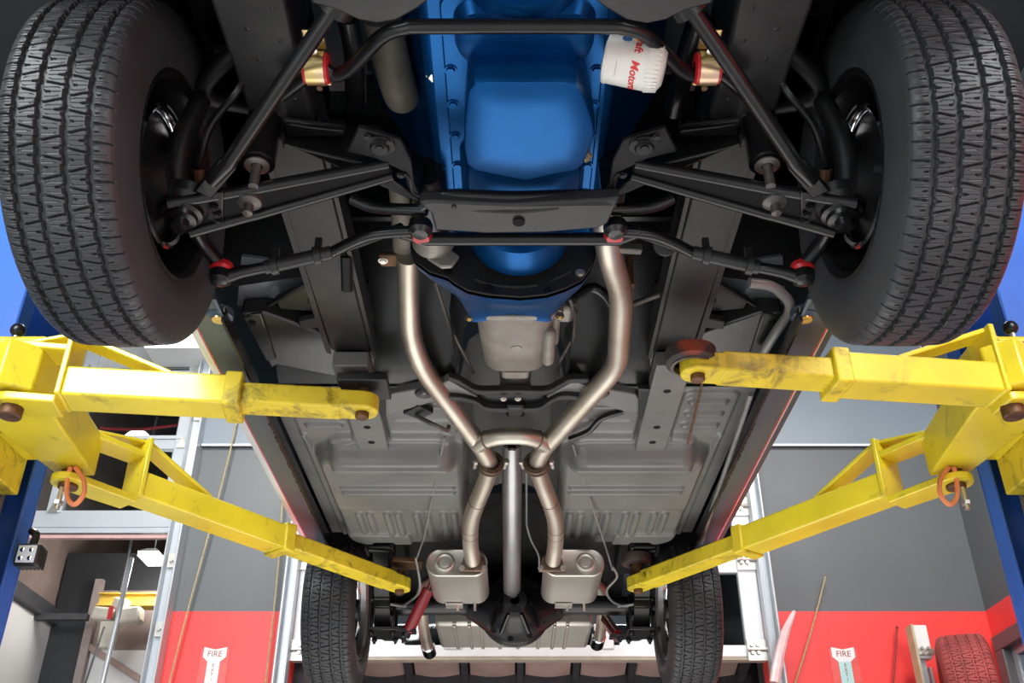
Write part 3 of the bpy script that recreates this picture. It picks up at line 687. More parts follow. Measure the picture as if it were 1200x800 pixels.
# inner fender aprons and wheel houses (black inside)
for sg in (-1, 1):
    m = MB().rings([[V(sg * x, y, z) for x, z in ((.545, 1.46), (.53, 1.7), (.53, 2.10), (.86, 2.12), (.862, 1.80))] for y in (.62, 1.2, 1.8, 2.10)], False, False)
    m.poly([V(sg * x, .62, z) for x, z in ((.53, 1.35), (.86, 1.35), (.86, 2.12), (.53, 2.12))]); m.poly([V(sg * x, 2.10, z) for x, z in ((.53, 1.46), (.86, 1.40), (.86, 2.12), (.53, 2.12))])
    part(m, 'inner_fender', BLACKM)
    m = MB().rings([[V(sg * x, y, z) for x, z in ((.58, 1.36), (.58, 1.86), (.86, 1.88), (.865, 1.72))] for y in (3.93, 4.3, 4.75)], False, False)
    m.poly([V(sg * x, 3.93, z) for x, z in ((.58, 1.38), (.86, 1.38), (.86, 1.88), (.58, 1.88))]); m.poly([V(sg * x, 4.75, z) for x, z in ((.58, 1.38), (.86, 1.38), (.86, 1.88), (.58, 1.88))])
    part(m, 'rear_wheelhouse', BLACKM)
    # splash shield between apron and sill, catches the light
    a = [P(600 + sg * (600 - x), y, Z=z) for x, y, z in ((283, 300, 1.50), (318, 305, 1.50), (385, 318, 1.52), (390, 345, 1.50), (278, 358, 1.47))]
    part(MB().prism(a, (0, .01, .015)), 'splash_shield', APRON)

# ---- floor pan: height field with tunnel, foot wells and pressed ribs
def build_floor():
    NX, NY = 460, 420
    xs = np.linspace(-.735, .735, NX); ys = np.linspace(2.60, 3.98, NY)
    X, Y = np.meshgrid(xs, ys, indexing='xy'); A = np.abs(X)
    Z = np.full_like(X, 1.405)
    def sm(d, w): q = np.clip(.5 + d / w, 0, 1); return q * q * (3 - 2 * q)     # d > 0 inside
    def rbox(x0, x1, y0, y1, r):
        cx, cy = (x0 + x1) / 2, (y0 + y1) / 2; hx, hy = (x1 - x0) / 2 - r, (y1 - y0) / 2 - r
        qx, qy = np.abs(A - cx) - hx, np.abs(Y - cy) - hy
        return r - (np.hypot(np.maximum(qx, 0), np.maximum(qy, 0)) + np.minimum(np.maximum(qx, qy), 0))
    # rear foot well pan (deep) with rounded rear corner
    well = rbox(.165, .655, 2.97, 3.82, .10)
    Z -= .060 * sm(well, .050)
    # front edge of the well: stepped outline
    Z -= .020 * sm(rbox(.20, .60, 2.90, 3.05, .05), .03)
    def rib(x0, x1, y0, y1, h=.014, w=.011): 
        global_r = rbox(x0, x1, y0, y1, min(x1 - x0, y1 - y0) / 2 - .0005); Z.__isub__(h * sm(global_r, w)) 
    rib(.19, .60, 3.00, 3.045); rib(.20, .60, 3.20, 3.222); rib(.20, .60, 3.245, 3.267)
    for i, x in enumerate((.205, .305, .415, .52)):
        for dx in (0, .040): rib(x + dx, x + dx + .024, 3.47, 3.74 - .02 * i)
    Z += .016 * sm(3.44 - Y, .03) * sm(well, .03) * -1 * .5
    # drain plate at the rear outer corner
    Z -= .012 * sm(rbox(.40, .66, 3.70, 3.88, .02), .01); Z += .008 * sm(rbox(.47, .56, 3.77, 3.81, .019), .01)
    # front floor ribs beside the rail
    for y in (2.66, 2.74, 2.82): rib(.54, .66, y, y + .03, .014, .014)
    Z -= .010 * sm(rbox(.52, .69, 2.62, 2.95, .03), .015)
    # floor patch panels inboard of the rail
    Z -= .010 * sm(rbox(.18, .40, 2.72, 2.93, .03), .012); rib(.20, .37, 2.80, 2.812, -.006, .008)
    # longitudinal outboard bead
    Z -= .010 * sm(rbox(.672, .690, 2.9, 3.9, .008), .012)
    # tunnel
    tun = 1 - sm(A - .150, .035); Z += tun * (.20 * np.sqrt(np.clip(1 - (A / .19) ** 2, 0, 1)) + .02)
    # kick up at the rear
    Z += .22 * sm(Y - 3.90, .10) 
    co = np.stack([X, Y, Z], -1).reshape(-1, 3).astype(np.float32) - np.array(origin(car), np.float32)
    i = np.arange(NY - 1)[:, None]; j = np.arange(NX - 1)[None, :]
    q = np.stack([i * NX + j, (i + 1) * NX + j, (i + 1) * NX + j + 1, i * NX + j + 1], -1).reshape(-1).astype(np.int32)
    me = bpy.data.meshes.new('floor_pan'); nf = len(q) // 4
    me.vertices.add(len(co)); me.vertices.foreach_set('co', co.ravel())
    me.loops.add(len(q)); me.loops.foreach_set('vertex_index', q)
    me.polygons.add(nf); me.polygons.foreach_set('loop_start', np.arange(nf, dtype=np.int32) * 4)
    me.polygons.foreach_set('use_smooth', np.ones(nf, bool)); me.update(calc_edges=True)
    me.materials.append(GREY)
    o = bpy.data.objects.new('floor_pan', me); COL.objects.link(o); o.parent = car
build_floor()
# toe boards and firewall
for sg in (-1, 1):
    m = MB().rings([[V(sg * x, y, z) for x in (.16, .22, .40, .70)] for y, z in ((2.62, 1.405), (2.56, 1.43), (2.40, 1.56), (2.24, 1.74), (2.18, 1.95), (2.18, 2.2))], False, False)
    part(m, 'toe_board', DKGREY)
    m = MB().rings([[V(sg * x, y, z) for x, z in ((.165, 1.405), (.16, 1.50), (.15, 1.62), (.10, 1.70), (0, 1.72))] for y in (2.18, 2.4, 2.62)], False, False)
    part(m, 'tunnel_side', SATIN)
    # seam flange with drips beside the tunnel (vertical dark strip)
    a, b = P(600 + sg * 172, 330, Z=1.56), P(600 + sg * 172, 448, Z=1.43)
    part(MB().bar(a, b, .022, .012), 'seam_flange', BLACK)
part(MB().bb(-.5, .5, 2.16, 2.18, 1.7, 2.25), 'firewall', DKGREY)
part(MB().rings([[V(x, y, z) for x in (-.56, -.2, .2, .56)] for y, z in ((3.96, 1.62), (4.25, 1.68), (4.7, 1.60), (5.0, 1.45))], False, False), 'rear_floor', SATIN)

# ---- frame rails
for sg in (-1, 1):
    rl = part(MB().hexa([V(sg * x, y, z) for z in (1.42, 1.54) for x, y in ((.405, .75), (.545, .75), (.515, 2.42), (.40, 2.42))]), 'front_frame_rail', SATIN, .008)
    m = MB()
    for k in range(9):
        y = .95 + k * .075; m.ball((sg * (.50 - .004 * k), y, 1.420), .006, 8, (1, 1, .5)); m.ball((sg * (.43), y + .03, 1.420), .005, 8, (1, 1, .5))
    part(m, 'spot_weld', SATIN, parent=rl)
    fl = part(MB().bb(sg * .39, sg * .40, 1.5, 2.45, 1.415, 1.46).bb(sg * .515, sg * .53, 1.5, 2.45, 1.418, 1.424), 'rail_flange', SATIN)
    ex = part(MB().bb(sg * .405, sg * .505, 2.40, 2.97, 1.362, 1.41), 'rail_extension', GREY, .004)
    for x, y in ((.455, 2.79), (.455, 2.90), (.455, 2.55)):
        MB().lathe((sg * x, y, 1.3612), (0, 0, 1), [(.012, .001), (.011, 0), (.0001, 0)], 16).build('drain_hole', BLACKM, ex)  # flat black disc stands for the dark of the hole
    # torque box: slanted plate, upright web, triangular brace
    def mp(x, y, z): return P(600 + sg * (600 - x), y, Z=z)
    tb = part(MB().prism([mp(282, 368, 1.42), mp(310, 366, 1.43), mp(440, 412, 1.43), mp(440, 447, 1.41), mp(395, 442, 1.405), mp(325, 428, 1.40), mp(318, 432, 1.395)], (0, 0, .05)), 'torque_box', DKGREY, .006)
    MB().prism([mp(284, 372, 1.415), mp(306, 368, 1.418), mp(324, 420, 1.40), mp(312, 424, 1.395)], (0, 0, .012)).build('torque_box_rim', DKGREY, tb, bev=.004)
    for a, b in ((295, 380), (420, 436)):
        MB().lathe(mp(a, b, 1.399 if a == 420 else 1.408), (0, 0, 1), [(.010, .004), (.009, 0), (.0001, 0)], 14).build('drain_hole', BLACKM, tb)  # black disc in place of the shade inside each hole
    br = part(MB().prism([mp(322, 350, 1.46), mp(372, 326, 1.46), mp(376, 366, 1.45), mp(328, 362, 1.45)], (0, 0, .012)), 'triangular_brace', DKGREY, .003)
    MB().tube([mp(314, 357, 1.452), mp(372, 325, 1.452)], .008, 10).build('brace_lip', BLACK, br)
    MB().lathe(mp(367, 354, 1.447), (0, 0, 1), [(.015, .004), (.014, 0), (.0001, 0)], 16).build('brace_hole', BLACKM, br)  # disc coloured black as the dark inside of the hole
    part(MB().prism([mp(350, 377, 1.425), mp(378, 372, 1.425), mp(380, 384, 1.422), mp(352, 386, 1.422)], (0, 0, .02)), 'bracket_tab', SATIN, .003)
    # sill end plug with washer
    bp = mp(257, 372, 1.36)
    pl = part(MB().lathe(bp, (0, 0, -1), [(.035, -.02), (.035, .0), (.022, .004), (.02, .006)], 24), 'body_bracket', BODYB)
    MB().lathe(bp + V(0, 0, -.006), (0, 0, -1), [(.019, 0), (.018, .003), (.008, .0035), (.0001, .002)], 20).build('washer', GOLD, pl)
# lower sheet metal in front: stone deflectors / air dam ends
for sg in (-1, 1):
    pts = [P(600 + sg * x, y, Z=1.30) for x, y in ((75, -40), (232, -40), (236, 4), (205, 12), (180, 24), (158, 28), (135, 24), (110, 10), (92, -4))]
    part(MB().prism(pts, (0, 0, .02)), 'lower_valance', SATIN, .004)
part(MB().bb(-.9, .9, .4, .95, 1.43, 1.95), 'radiator_support', BLACK, .01)  # out of view; bottom set low to shade the oil pan from front light
# ---- engine: block, pan, bell housing, gearbox
eng = part(MB().bb(-.17, .20, 1.05, 1.93, 1.41, 1.78), 'engine_block', BLUE, .02)
MB().prism([V(-.17, 1.05, 1.55), V(-.17, 1.9, 1.55), V(-.36, 1.9, 1.9), V(-.36, 1.05, 1.9)], (.05, 0, .1)).build('cylinder_bank', BLUE, eng, bev=.015)
MB().prism([V(.20, 1.05, 1.55), V(.20, 1.9, 1.55), V(.38, 1.9, 1.9), V(.38, 1.05, 1.9)], (-.05, 0, .1)).build('cylinder_bank', BLUE, eng, bev=.015)
# crank damper pulley at the top edge of the frame
cp = P(609, -8, Z=1.44)
pu = part(MB().lathe(cp + V(0, -.05, 0), (0, 1, 0), [(.001, 0), (.05, 0), (.055, .012), (.085, .016), (.088, .03), (.078, .036), (.088, .042), (.088, .058), (.07, .062), (.07, .09)], 48), 'crank_pulley', BLUE)
part(MB().lathe(cp + V(0, -.09, .08), (0, 1, 0), [(.001, 0), (.03, 0), (.09, .01), (.094, .03), (.001, .032)], 40), 'water_pump_pulley', BLUE)
# oil pan : flange, shallow front, deep sump
def ring(x0, x1, y0, y1, z, r, n=8, zf=None):
    out = []
    for cx, cy, a0 in ((x1 - r, y1 - r, 0), (x0 + r, y1 - r, 90), (x0 + r, y0 + r, 180), (x1 - r, y0 + r, 270)):
        for k in range(n + 1):
            a = R(a0 + 90 * k / n); x, y = cx + r * math.cos(a), cy + r * math.sin(a)
            out.append(V(x, y, zf(x, y) if zf else z))
    return out
pan = sub('oil_pan', car, (0.02, 1.4, 1.3))
fl = part(MB().rings([ring(-.128, .172, 1.155, 1.745, z, .03) for z in (1.398, 1.412)]), 'pan_flange', BLUE, .003, pan)
for y in (1.24, 1.33, 1.42, 1.51, 1.60, 1.69):
    for x in (-.116, .160): bolt((x, y, 1.398), pan, BLUE, .85, name='pan_bolt')
def zs(lo, hi):
    return lambda x, y: lo + (hi - lo) * np.clip((y - 1.27) / .24, 0, 1)
base = [(549, 108), (556, 100), (570, 97), (660, 97), (676, 101), (685, 116), (694, 142), (697, 158), (692, 176), (684, 194), (676, 201), (648, 206), (616, 213), (584, 207), (556, 201), (547, 194), (544, 175), (545, 140)]
bp_ = [P(x, y, Z=1.268) for x, y in base]; cb = sum(bp_, V(0, 0, 0)) / len(bp_)
def sc_(k, z, dy=0, kx=None): return [V(cb.x + (p.x - cb.x) * (kx or k), cb.y + (p.y - cb.y) * k + dy, z) for p in bp_]
m = MB().rings([sc_(1.10, 1.400, .03, 1.02), sc_(1.06, 1.345, .012, 1.02), sc_(1.02, 1.292, .002, 1.01), sc_(1.0, 1.279), sc_(.985, 1.2715), sc_(.94, 1.268), sc_(.5, 1.2665)])
part(m, 'sump', BLUE, 0, pan, sharp=32)
part(MB().rings([ring(-.105, .150, 1.165, 1.30, 1.400, .04), ring(-.098, .143, 1.175, 1.29, 1.372, .04), ring(-.085, .130, 1.19, 1.27, 1.362, .04)]), 'front_shelf', BLUE, 0, pan)
# front shallow shelf with crank arc
part(MB().lathe((0.02, 1.14, 1.47), (0, 1, 0), [(.085, 0), (.115, .004), (.118, .05), (.105, .08), (.09, .10)], 40), 'timing_cover_arc', BLUE, 0, pan)
# flats on the sump floor and the drain boss
dp = P(684, 181, Z=1.300)
MB().lathe(dp + V(-.02, 0, .012), (.75, .15, -.65), [(.034, -.03), (.030, .0), (.020, .012), (.001, .013)], 24).build('drain_boss', BLUE, pan)
MB().lathe(dp, (.75, .15, -.65), [(.016, 0), (.016, .004), (.011, .004)], 20).hexnut(dp, (.75, .15, -.65), .0105, .014).build('drain_plug', BRONZE, pan)
# rear end of pan below the crossmember
part(MB().rings([ring(-.11, .155, 1.50, 1.78, 1.40, .05), ring(-.09, .14, 1.51, 1.74, 1.345, .06), ring(-.05, .10, 1.53, 1.68, 1.325, .06)]), 'rear_shelf', BLUE, 0, pan)

# bell housing
bc = V(-.012, 1.93, 1.475)
def arc_ring(y, r, zc, w=1.0, a0=180, a1=360, n=36):
    return [V(bc.x + r * w * math.cos(R(a0 + (a1 - a0) * k / n)), y, zc + r * math.sin(R(a0 + (a1 - a0) * k / n))) for k in range(n + 1)]
cv = []
for x, y in ((480, 272), (481, 290), (487, 306), (503, 318), (525, 325), (532, 331), (548, 340), (572, 345), (610, 348), (640, 345), (662, 338), (682, 328), (692, 315), (698, 296), (700, 272)):
    cv.append(P(x, y, Y=1.90))
top = [P(700, 255, Y=1.90), P(480, 255, Y=1.90)]
cov = part(MB().prism(cv + top, (0, .006, 0)), 'inspection_cover', SATIN, .002)
MB().tube([P(x, y, Y=1.899) for x, y in ((557, 327), (575, 333), (605, 336), (630, 334))], .004, 8, 5).build('pressed_rib', SATIN, cov)
MB().tube([P(x, y, Y=1.899) for x, y in ((645, 329), (660, 322), (668, 317))], .004, 8, 5).build('pressed_rib', SATIN, cov)
for x, y, s in ((572, 339, .8), (642, 340, .6), (680, 320, .8), (525, 317, .7)):
    bolt(P(x, y, Y=1.899), cov, ZINC if x == 680 else BLACK, s, (R(-90), 0, 0))
m = MB()
def big(pts, y): return [P(x, yy, Y=y) for x, yy in pts]
r0 = [V(p.x, 1.906, p.z) for p in cv]; r0 = [p + V(0, 0, -.006 if 0 < i < 14 else 0) for i, p in enumerate(r0)]
r1 = [V(p.x * .97, 1.935, p.z + .004) for p in r0]
tgt = [(-.122, 1.62), (-.120, 1.55), (-.116, 1.47), (-.114, 1.40), (-.112, 1.352), (-.108, 1.338), (-.095, 1.334), (-.05, 1.340), (0.0, 1.345), (.05, 1.340), (.088, 1.334), (.10, 1.338), (.105, 1.36), (.108, 1.45), (.11, 1.62)]
r3 = [V(x, 2.10, z) for x, z in tgt]; r4 = [V(x, 2.125, z) for x, z in tgt]
r2 = [(a * .55 + b * .45) + V(0, 0, .012 * math.exp(-((i - 8) / 2.5) ** 2)) for i, (a, b) in enumerate(zip(r1, r3))]
m.rings([r0, r1, r2, r3, r4], False, False)
bell = part(m, 'bell_housing', BLUE, sharp=50)
for x, y in ((550, 372), (656, 370)): bolt(P(x, y, Y=2.11), bell, GOLD, .8, (R(-90), 0, 0))
# blue rear face of the block over the cover
part(MB().lathe((.018, 1.79, 1.425), (0, 1, 0), [(.001, 0), (.09, .0), (.112, .01), (.120, .06), (.118, .09)], 48), 'rear_main_housing', BLUE)
# starter nose
st = P(508, 287, Y=1.86)
s_ = part(MB().lathe(st + V(0, -.25, .01), (0, 1, 0), [(.001, 0), (.038, 0), (.043, .01), (.043, .2)], 28), 'starter_motor', BLACK)
MB().lathe(st + V(0, -.06, .01), (0, 1, 0), [(.044, 0), (.050, .004), (.050, .014), (.044, .018), (.046, .035), (.050, .045), (.050, .06)], 32).build('starter_nose', CASTAL, s_)
MB().prism([st + V(-.015, .0, -.035), st + V(.02, .0, -.062), st + V(.045, .0, -.060), st + V(.062, .0, -.030), st + V(.04, 0, -.01)], (0, .012, 0)).build('starter_ear', CASTAL, s_, bev=.004)
# gearbox
gx = .022
def gr(y, x0, x1, zb, zt, r=.04, n=6):
    out = []
    for cx, cz, a0 in ((x1 - r, zt - r, 0), (x0 + r, zt - r, 90), (x0 + r, zb + r, 180), (x1 - r, zb + r, 270)):
        for k in range(n + 1):
            a = R(a0 + 90 * k / n); out.append(V(cx + r * math.cos(a), y, cz + r * math.sin(a)))
    return out
gb = part(MB().rings([gr(2.11, -.098, .118, 1.345, 1.6, .05), gr(2.15, -.098, .112, 1.352, 1.6, .05), gr(2.32, -.088, .104, 1.362, 1.6, .05), gr(2.44, -.080, .098, 1.368, 1.6, .05), gr(2.462, -.062, .080, 1.385, 1.58, .05), gr(2.466, -.04, .06, 1.40, 1.56, .04)]), 'gearbox', CASTAL, sharp=50)
MB().rings([gr(2.105, -.112, .120, 1.338, 1.6, .03), gr(2.125, -.112, .120, 1.338, 1.6, .03)]).build('gearbox_flange', CASTAL, gb, bev=.003)
MB().lathe((.012, 2.30, 1.361), (0, 0, -1), [(.016, -.004), (.015, .003), (.004, .004), (.0001, .004)], 20).build('filler_plug', CASTAL, gb)
MB().bb(.085, .13, 2.17, 2.36, 1.40, 1.50).bb(.118, .165, 2.20, 2.27, 1.42, 1.48).cyl((.10, 2.22, 1.37), (.10, 2.40, 1.375), .018, 14).build('shift_housing', CASTAL, gb, bev=.012)
MB().rings([gr(2.46, -.03, .05, 1.372, 1.41, .012), gr(2.50, -.03, .05, 1.376, 1.41, .012)]).build('tail_boss', CASTAL, gb, bev=.003)
MB().lathe((.010, 2.46, 1.47), (0, 1, 0), [(.07, 0), (.055, .06), (.045, .25), (.05, .26), (.05, .30), (.035, .31)], 28).build('tail_housing', CASTAL, gb)
for x, y, z in ((-.10, 2.16, 1.41), (.125, 2.17, 1.40), (.165, 2.235, 1.435), (.165, 2.235, 1.465)):
    bolt((x, y, z), gb, ZINC, .8, (R(-90), 0, 0))
# shift rod, clutch rod, lines near the gearbox
part(MB().tube(fillet([P(668, 350, Z=1.42), P(673, 365, Z=1.42), P(672, 395, Z=1.42), P(655, 425, Z=1.44), P(653, 440, Z=1.46)], .02), .005, 8), 'shift_rod', IRON)
part(MB().tube([P(510, 330, Z=1.46), P(528, 385, Z=1.45), P(555, 437, Z=1.45)], .005, 8), 'clutch_cable', IRON)
part(MB().tube(fillet([P(742, 356, Z=1.44), P(778, 343, Z=1.45), P(800, 334, Z=1.46)], .02), .008, 10), 'clutch_link', IRON)
part(MB().box(P(738, 320, Z=1.42), (.018, .03, .09)), 'clutch_lever', RUST, .003)
part(MB().tube(fillet([P(676, 346, Z=1.55), P(696, 334, Z=1.53), P(716, 352, Z=1.52), P(718, 400, Z=1.50)], .08), .015, 16), 'dipstick_elbow', DKGREY)

# ---- exhaust
def pipe(pts, r, name='exhaust_pipe', fil=.12):
    return part(MB().tube(fillet(pts, fil, 8), r, 28), name, STEEL)
pl1 = [P(478, 300, Z=1.47), P(478, 330, Z=1.465), P(480, 392, Z=1.43), P(494, 430, Z=1.40), P(567, 528, Z=1.345), P(575, 545, Z=1.335)]
pipe(pl1, .0295)
prr = [P(709, 240, Z=1.40), P(712, 292, Z=1.36), P(729, 345, Z=1.37), P(724, 428, Z=1.38), P(634, 528, Z=1.345), P(629, 545, Z=1.335)]
pipe(prr, .0305, fil=.07)
p1 = [P(575, 543, Z=1.333), P(570, 562, Z=1.32), P(551, 608, Z=1.275), P(551, 638, Z=1.25), P(554, 657, Y=3.655)]
p2 = [P(629, 543, Z=1.333), P(634, 562, Z=1.32), P(652, 608, Z=1.275), P(651, 638, Z=1.25), P(648, 657, Y=3.655)]
for p in (p1, p2):
    q = pipe(p, .030, fil=.10)
    d = (p[1] - p[0]).normalized()
    MB().lathe(p[0], d, [(.030, -.012), (.044, -.010), (.045, -.002), (.038, .0), (.038, .004), (.045, .006), (.044, .014), (.030, .016)], 28).build('pipe_flange', WELD, q)
    for s in (-1, 1): MB().cyl(p[0] + V(s * .05, 0, 0) - d * .02, p[0] + V(s * .05, 0, 0) + d * .028, .006, 8).hexnut(p[0] + V(s * .05, 0, 0) - d * .018, d, .010, .010).build('clamp_bolt', ZINC, q)
    a = p[2] * .55 + p[1] * .45; d2 = (p[2] - p[1]).normalized()
    MB().lathe(a, d2, [(.0300, -.003), (.0318, 0), (.0300, .003)], 28).build('weld_bead', WELD, q)
    for t in (.35, .6): 
        a = p[2] * (1 - t) + p[3] * t; d2 = (p[3] - p[2]).normalized()
        MB().lathe(a, d2, [(.0300, -.002), (.0312, 0), (.0300, .002)], 28).build('weld_bead', WELD, q)
# crossover between the pipes
hx = [P(560, 521, Z=1.34), P(570, 515, Z=1.338), P(588, 511, Z=1.336), P(613, 511, Z=1.336), P(630, 515, Z=1.338), P(640, 521, Z=1.34)]
h = part(MB().tube(hx, .0275, 28, 5), 'crossover_pipe', STEEL)
for i, j in ((1, 2), (4, 3)):
    d = (hx[j] - hx[i]).normalized(); MB().lathe(hx[i], d, [(.0275, -.004), (.031, 0), (.0275, .004)], 28).build('weld_bead', WELD, h)
# left head pipe flange, manifold outlets
f = P(465, 305, Z=1.475)
ff = part(MB().prism([f + V(-.045, -.02, 0), f + V(.055, -.02, 0), f + V(.055, .03, 0), f + V(-.045, .03, 0)], (0, 0, .014)), 'head_pipe_flange', RUST, .004)
bolt(f + V(-.035, 0, -.0), ff, ZINC, .9)
part(MB().tube(fillet([P(474, 292, Z=1.50), P(472, 240, Z=1.55), P(466, 190, Z=1.60)], .05), .030, 20), 'exhaust_manifold_outlet', EXHM)
part(MB().tube(fillet([P(448, 20, Z=1.62), P(458, 70, Z=1.60), P(470, 112, Z=1.60), P(474, 112, Z=1.85)], .08), .040, 20), 'exhaust_manifold', EXHM)
part(MB().tube(fillet([P(720, 205, Z=1.62), P(718, 225, Z=1.50), P(711, 255, Z=1.39)], .05), .031, 20), 'exhaust_manifold', EXHM)
# mufflers
def muffler(cx, cy0, sg):
    zb, ht, hw = 1.165, .105, .116; y0, y1 = 3.67, 4.045
    def orng(y, k=1.0, dz=0):
        out = []; r = .048
        for ax, az, a0 in ((hw - r, ht - r, 0), (-hw + r, ht - r, 90), (-hw + r, r, 180), (hw - r, r, 270)):
            for t in range(9):
                a = R(a0 + 90 * t / 8); out.append(V(cx + (ax + r * math.cos(a)) * k, y, zb + ht / 2 + (az + r * math.sin(a) - ht / 2) * k))
        return out
    m = part(MB().rings([orng(y0 + .004, .90), orng(y0, .955), orng(y0 + .004, 1.0), orng(y0 + .012, 1.012), orng(y0 + .016, 1.0), orng(y1 - .016, 1.0), orng(y1 - .012, 1.012), orng(y1, .96), orng(y1 - .006, .90)]), 'muffler', MUFF, sharp=50)
    sc = V(cx - sg * .0 + (-.045 if sg < 0 else .045), y0 + .002, zb + .053)
    MB().lathe(sc, (0, -1, 0), [(.040, -.004), (.037, .007), (.030, .010), (.022, .004), (.018, .009), (.001, .010)], 32).build('pressed_stamp', MUFF, m)
    q = V(cx + (.064 if sg < 0 else -.085), y0, zb + .045)
    MB().prism([q + V(-.052, -.012, -.030), q + V(.052, -.012, -.030), q + V(.036, -.012, .03), q + V(-.036, -.012, .03)], (0, .016, 0)).build('inlet_flange', WELD, m, bev=.004)
    for s in (-1, 1): bolt(q + V(s * .043, -.012, -.018), m, ZINC, .8, (R(-90), 0, 0))
    MB().bb(cx - .06, cx + .01, y1 - .03, y1 + .02, zb - .012, zb - .004).build('hanger_strap', ZINC, m)
    for hx_ in (-.01, .06): MB().cyl((cx + hx_, y1 - .01, zb - .03), (cx + hx_, y1 - .01, zb + .01), .006, 8).build('hanger_bolt', ZINC, m)
muffler(-.212, 0, -1); muffler(.237, 0, 1)
# tail pipes with tips
for x0, x1, tip in ((-.30, -.335, P(503, 768, Z=1.19)), (.30, .36, P(700, 758, Z=1.20))):
    pts = [V(x0, 4.04, 1.23), V(x0 - .0, 4.15, 1.34), V(tip.x, 4.40, 1.34), V(tip.x, 4.62, 1.22), V(tip.x, tip.y, tip.z + .012)]
    tp = part(MB().tube(fillet(pts, .1, 8), .026, 20), 'tail_pipe', STEEL)
    MB().lathe(V(tip.x, tip.y - .13, tip.z + .02), (0, 1, 0), [(.028, 0), (.034, .004), (.034, .15), (.030, .152), (.029, .02)], 28).build('exhaust_tip', CHROME, tp)

# ---- driveshaft, axle
ds0 = P(600, 518, Z=1.45); ds1 = P(600, 702, Z=1.215)
d = (ds1 - ds0).normalized()
sh = part(MB().tube([ds0, ds0 + d * .12, ds0 + d * .13, ds1 - d * .08, ds1 - d * .06], [.033, .033, .036, .036, .034], 28), 'driveshaft', SHAFT)
for p in (ds0, ds1):
    MB().cyl(p + V(-.045, 0, 0), p + V(.045, 0, 0), .014, 14).cyl(p - d * .01 + V(0, 0, -.035), p - d * .01 + V(0, 0, .035), .014, 14).build('universal_joint', BLACK, sh)
MB().tube([ds1 - d * .075, ds1 - d * .045, ds1 - d * .035, ds1 + d * .005], [.037, .041, .036, .03], 20).build('shaft_yoke', BLACK, sh)
yk = MB()
for s in (-1, 1): yk.hexa([ds1 + V(s * .045 + a, b, c) for c in (-.02, .02) for a, b in ((-.012, -.03), (.012, -.03), (.008, .05), (-.008, .05))])
yk.build('pinion_yoke', BLACK, sh, bev=.004)
c = V(0.012, YR, ZRR - .005)
dif = part(MB().lathe(c + V(0, -.02, 0), (0, 1, 0), [(.02, -.15), (.05, -.145), (.06, -.09), (.085, -.06), (.12, -.035), (.138, -.03), (.142, -.02), (.142, -.004), (.146, 0), (.146, .012), (.14, .02), (.13, .06), (.09, .11), (.001, .13)], 48), 'differential', BLACK)
for k in range(10):
    a = R(36 * k + 10); bolt(c + V(.130 * math.cos(a), -.052, .130 * math.sin(a)), dif, BLACK, .9, (R(-90), 0, 0))
MB().lathe(c + V(0, -.0, 0), (0, 1, 0), [(.142 + .011 * math.cos(R(t)), .011 * math.sin(R(t))) for t in range(0, 361, 30)], 48).build('housing_rim', BLACK, dif)
rb = MB()
for k in range(6):
    a = R(60 * k); rb.bar(c + V(.055 * math.cos(a), -.14, .055 * math.sin(a)), c + V(.12 * math.cos(a), -.055, .12 * math.sin(a)), .008, .02)
rb.build('casting_rib', BLACK, dif)
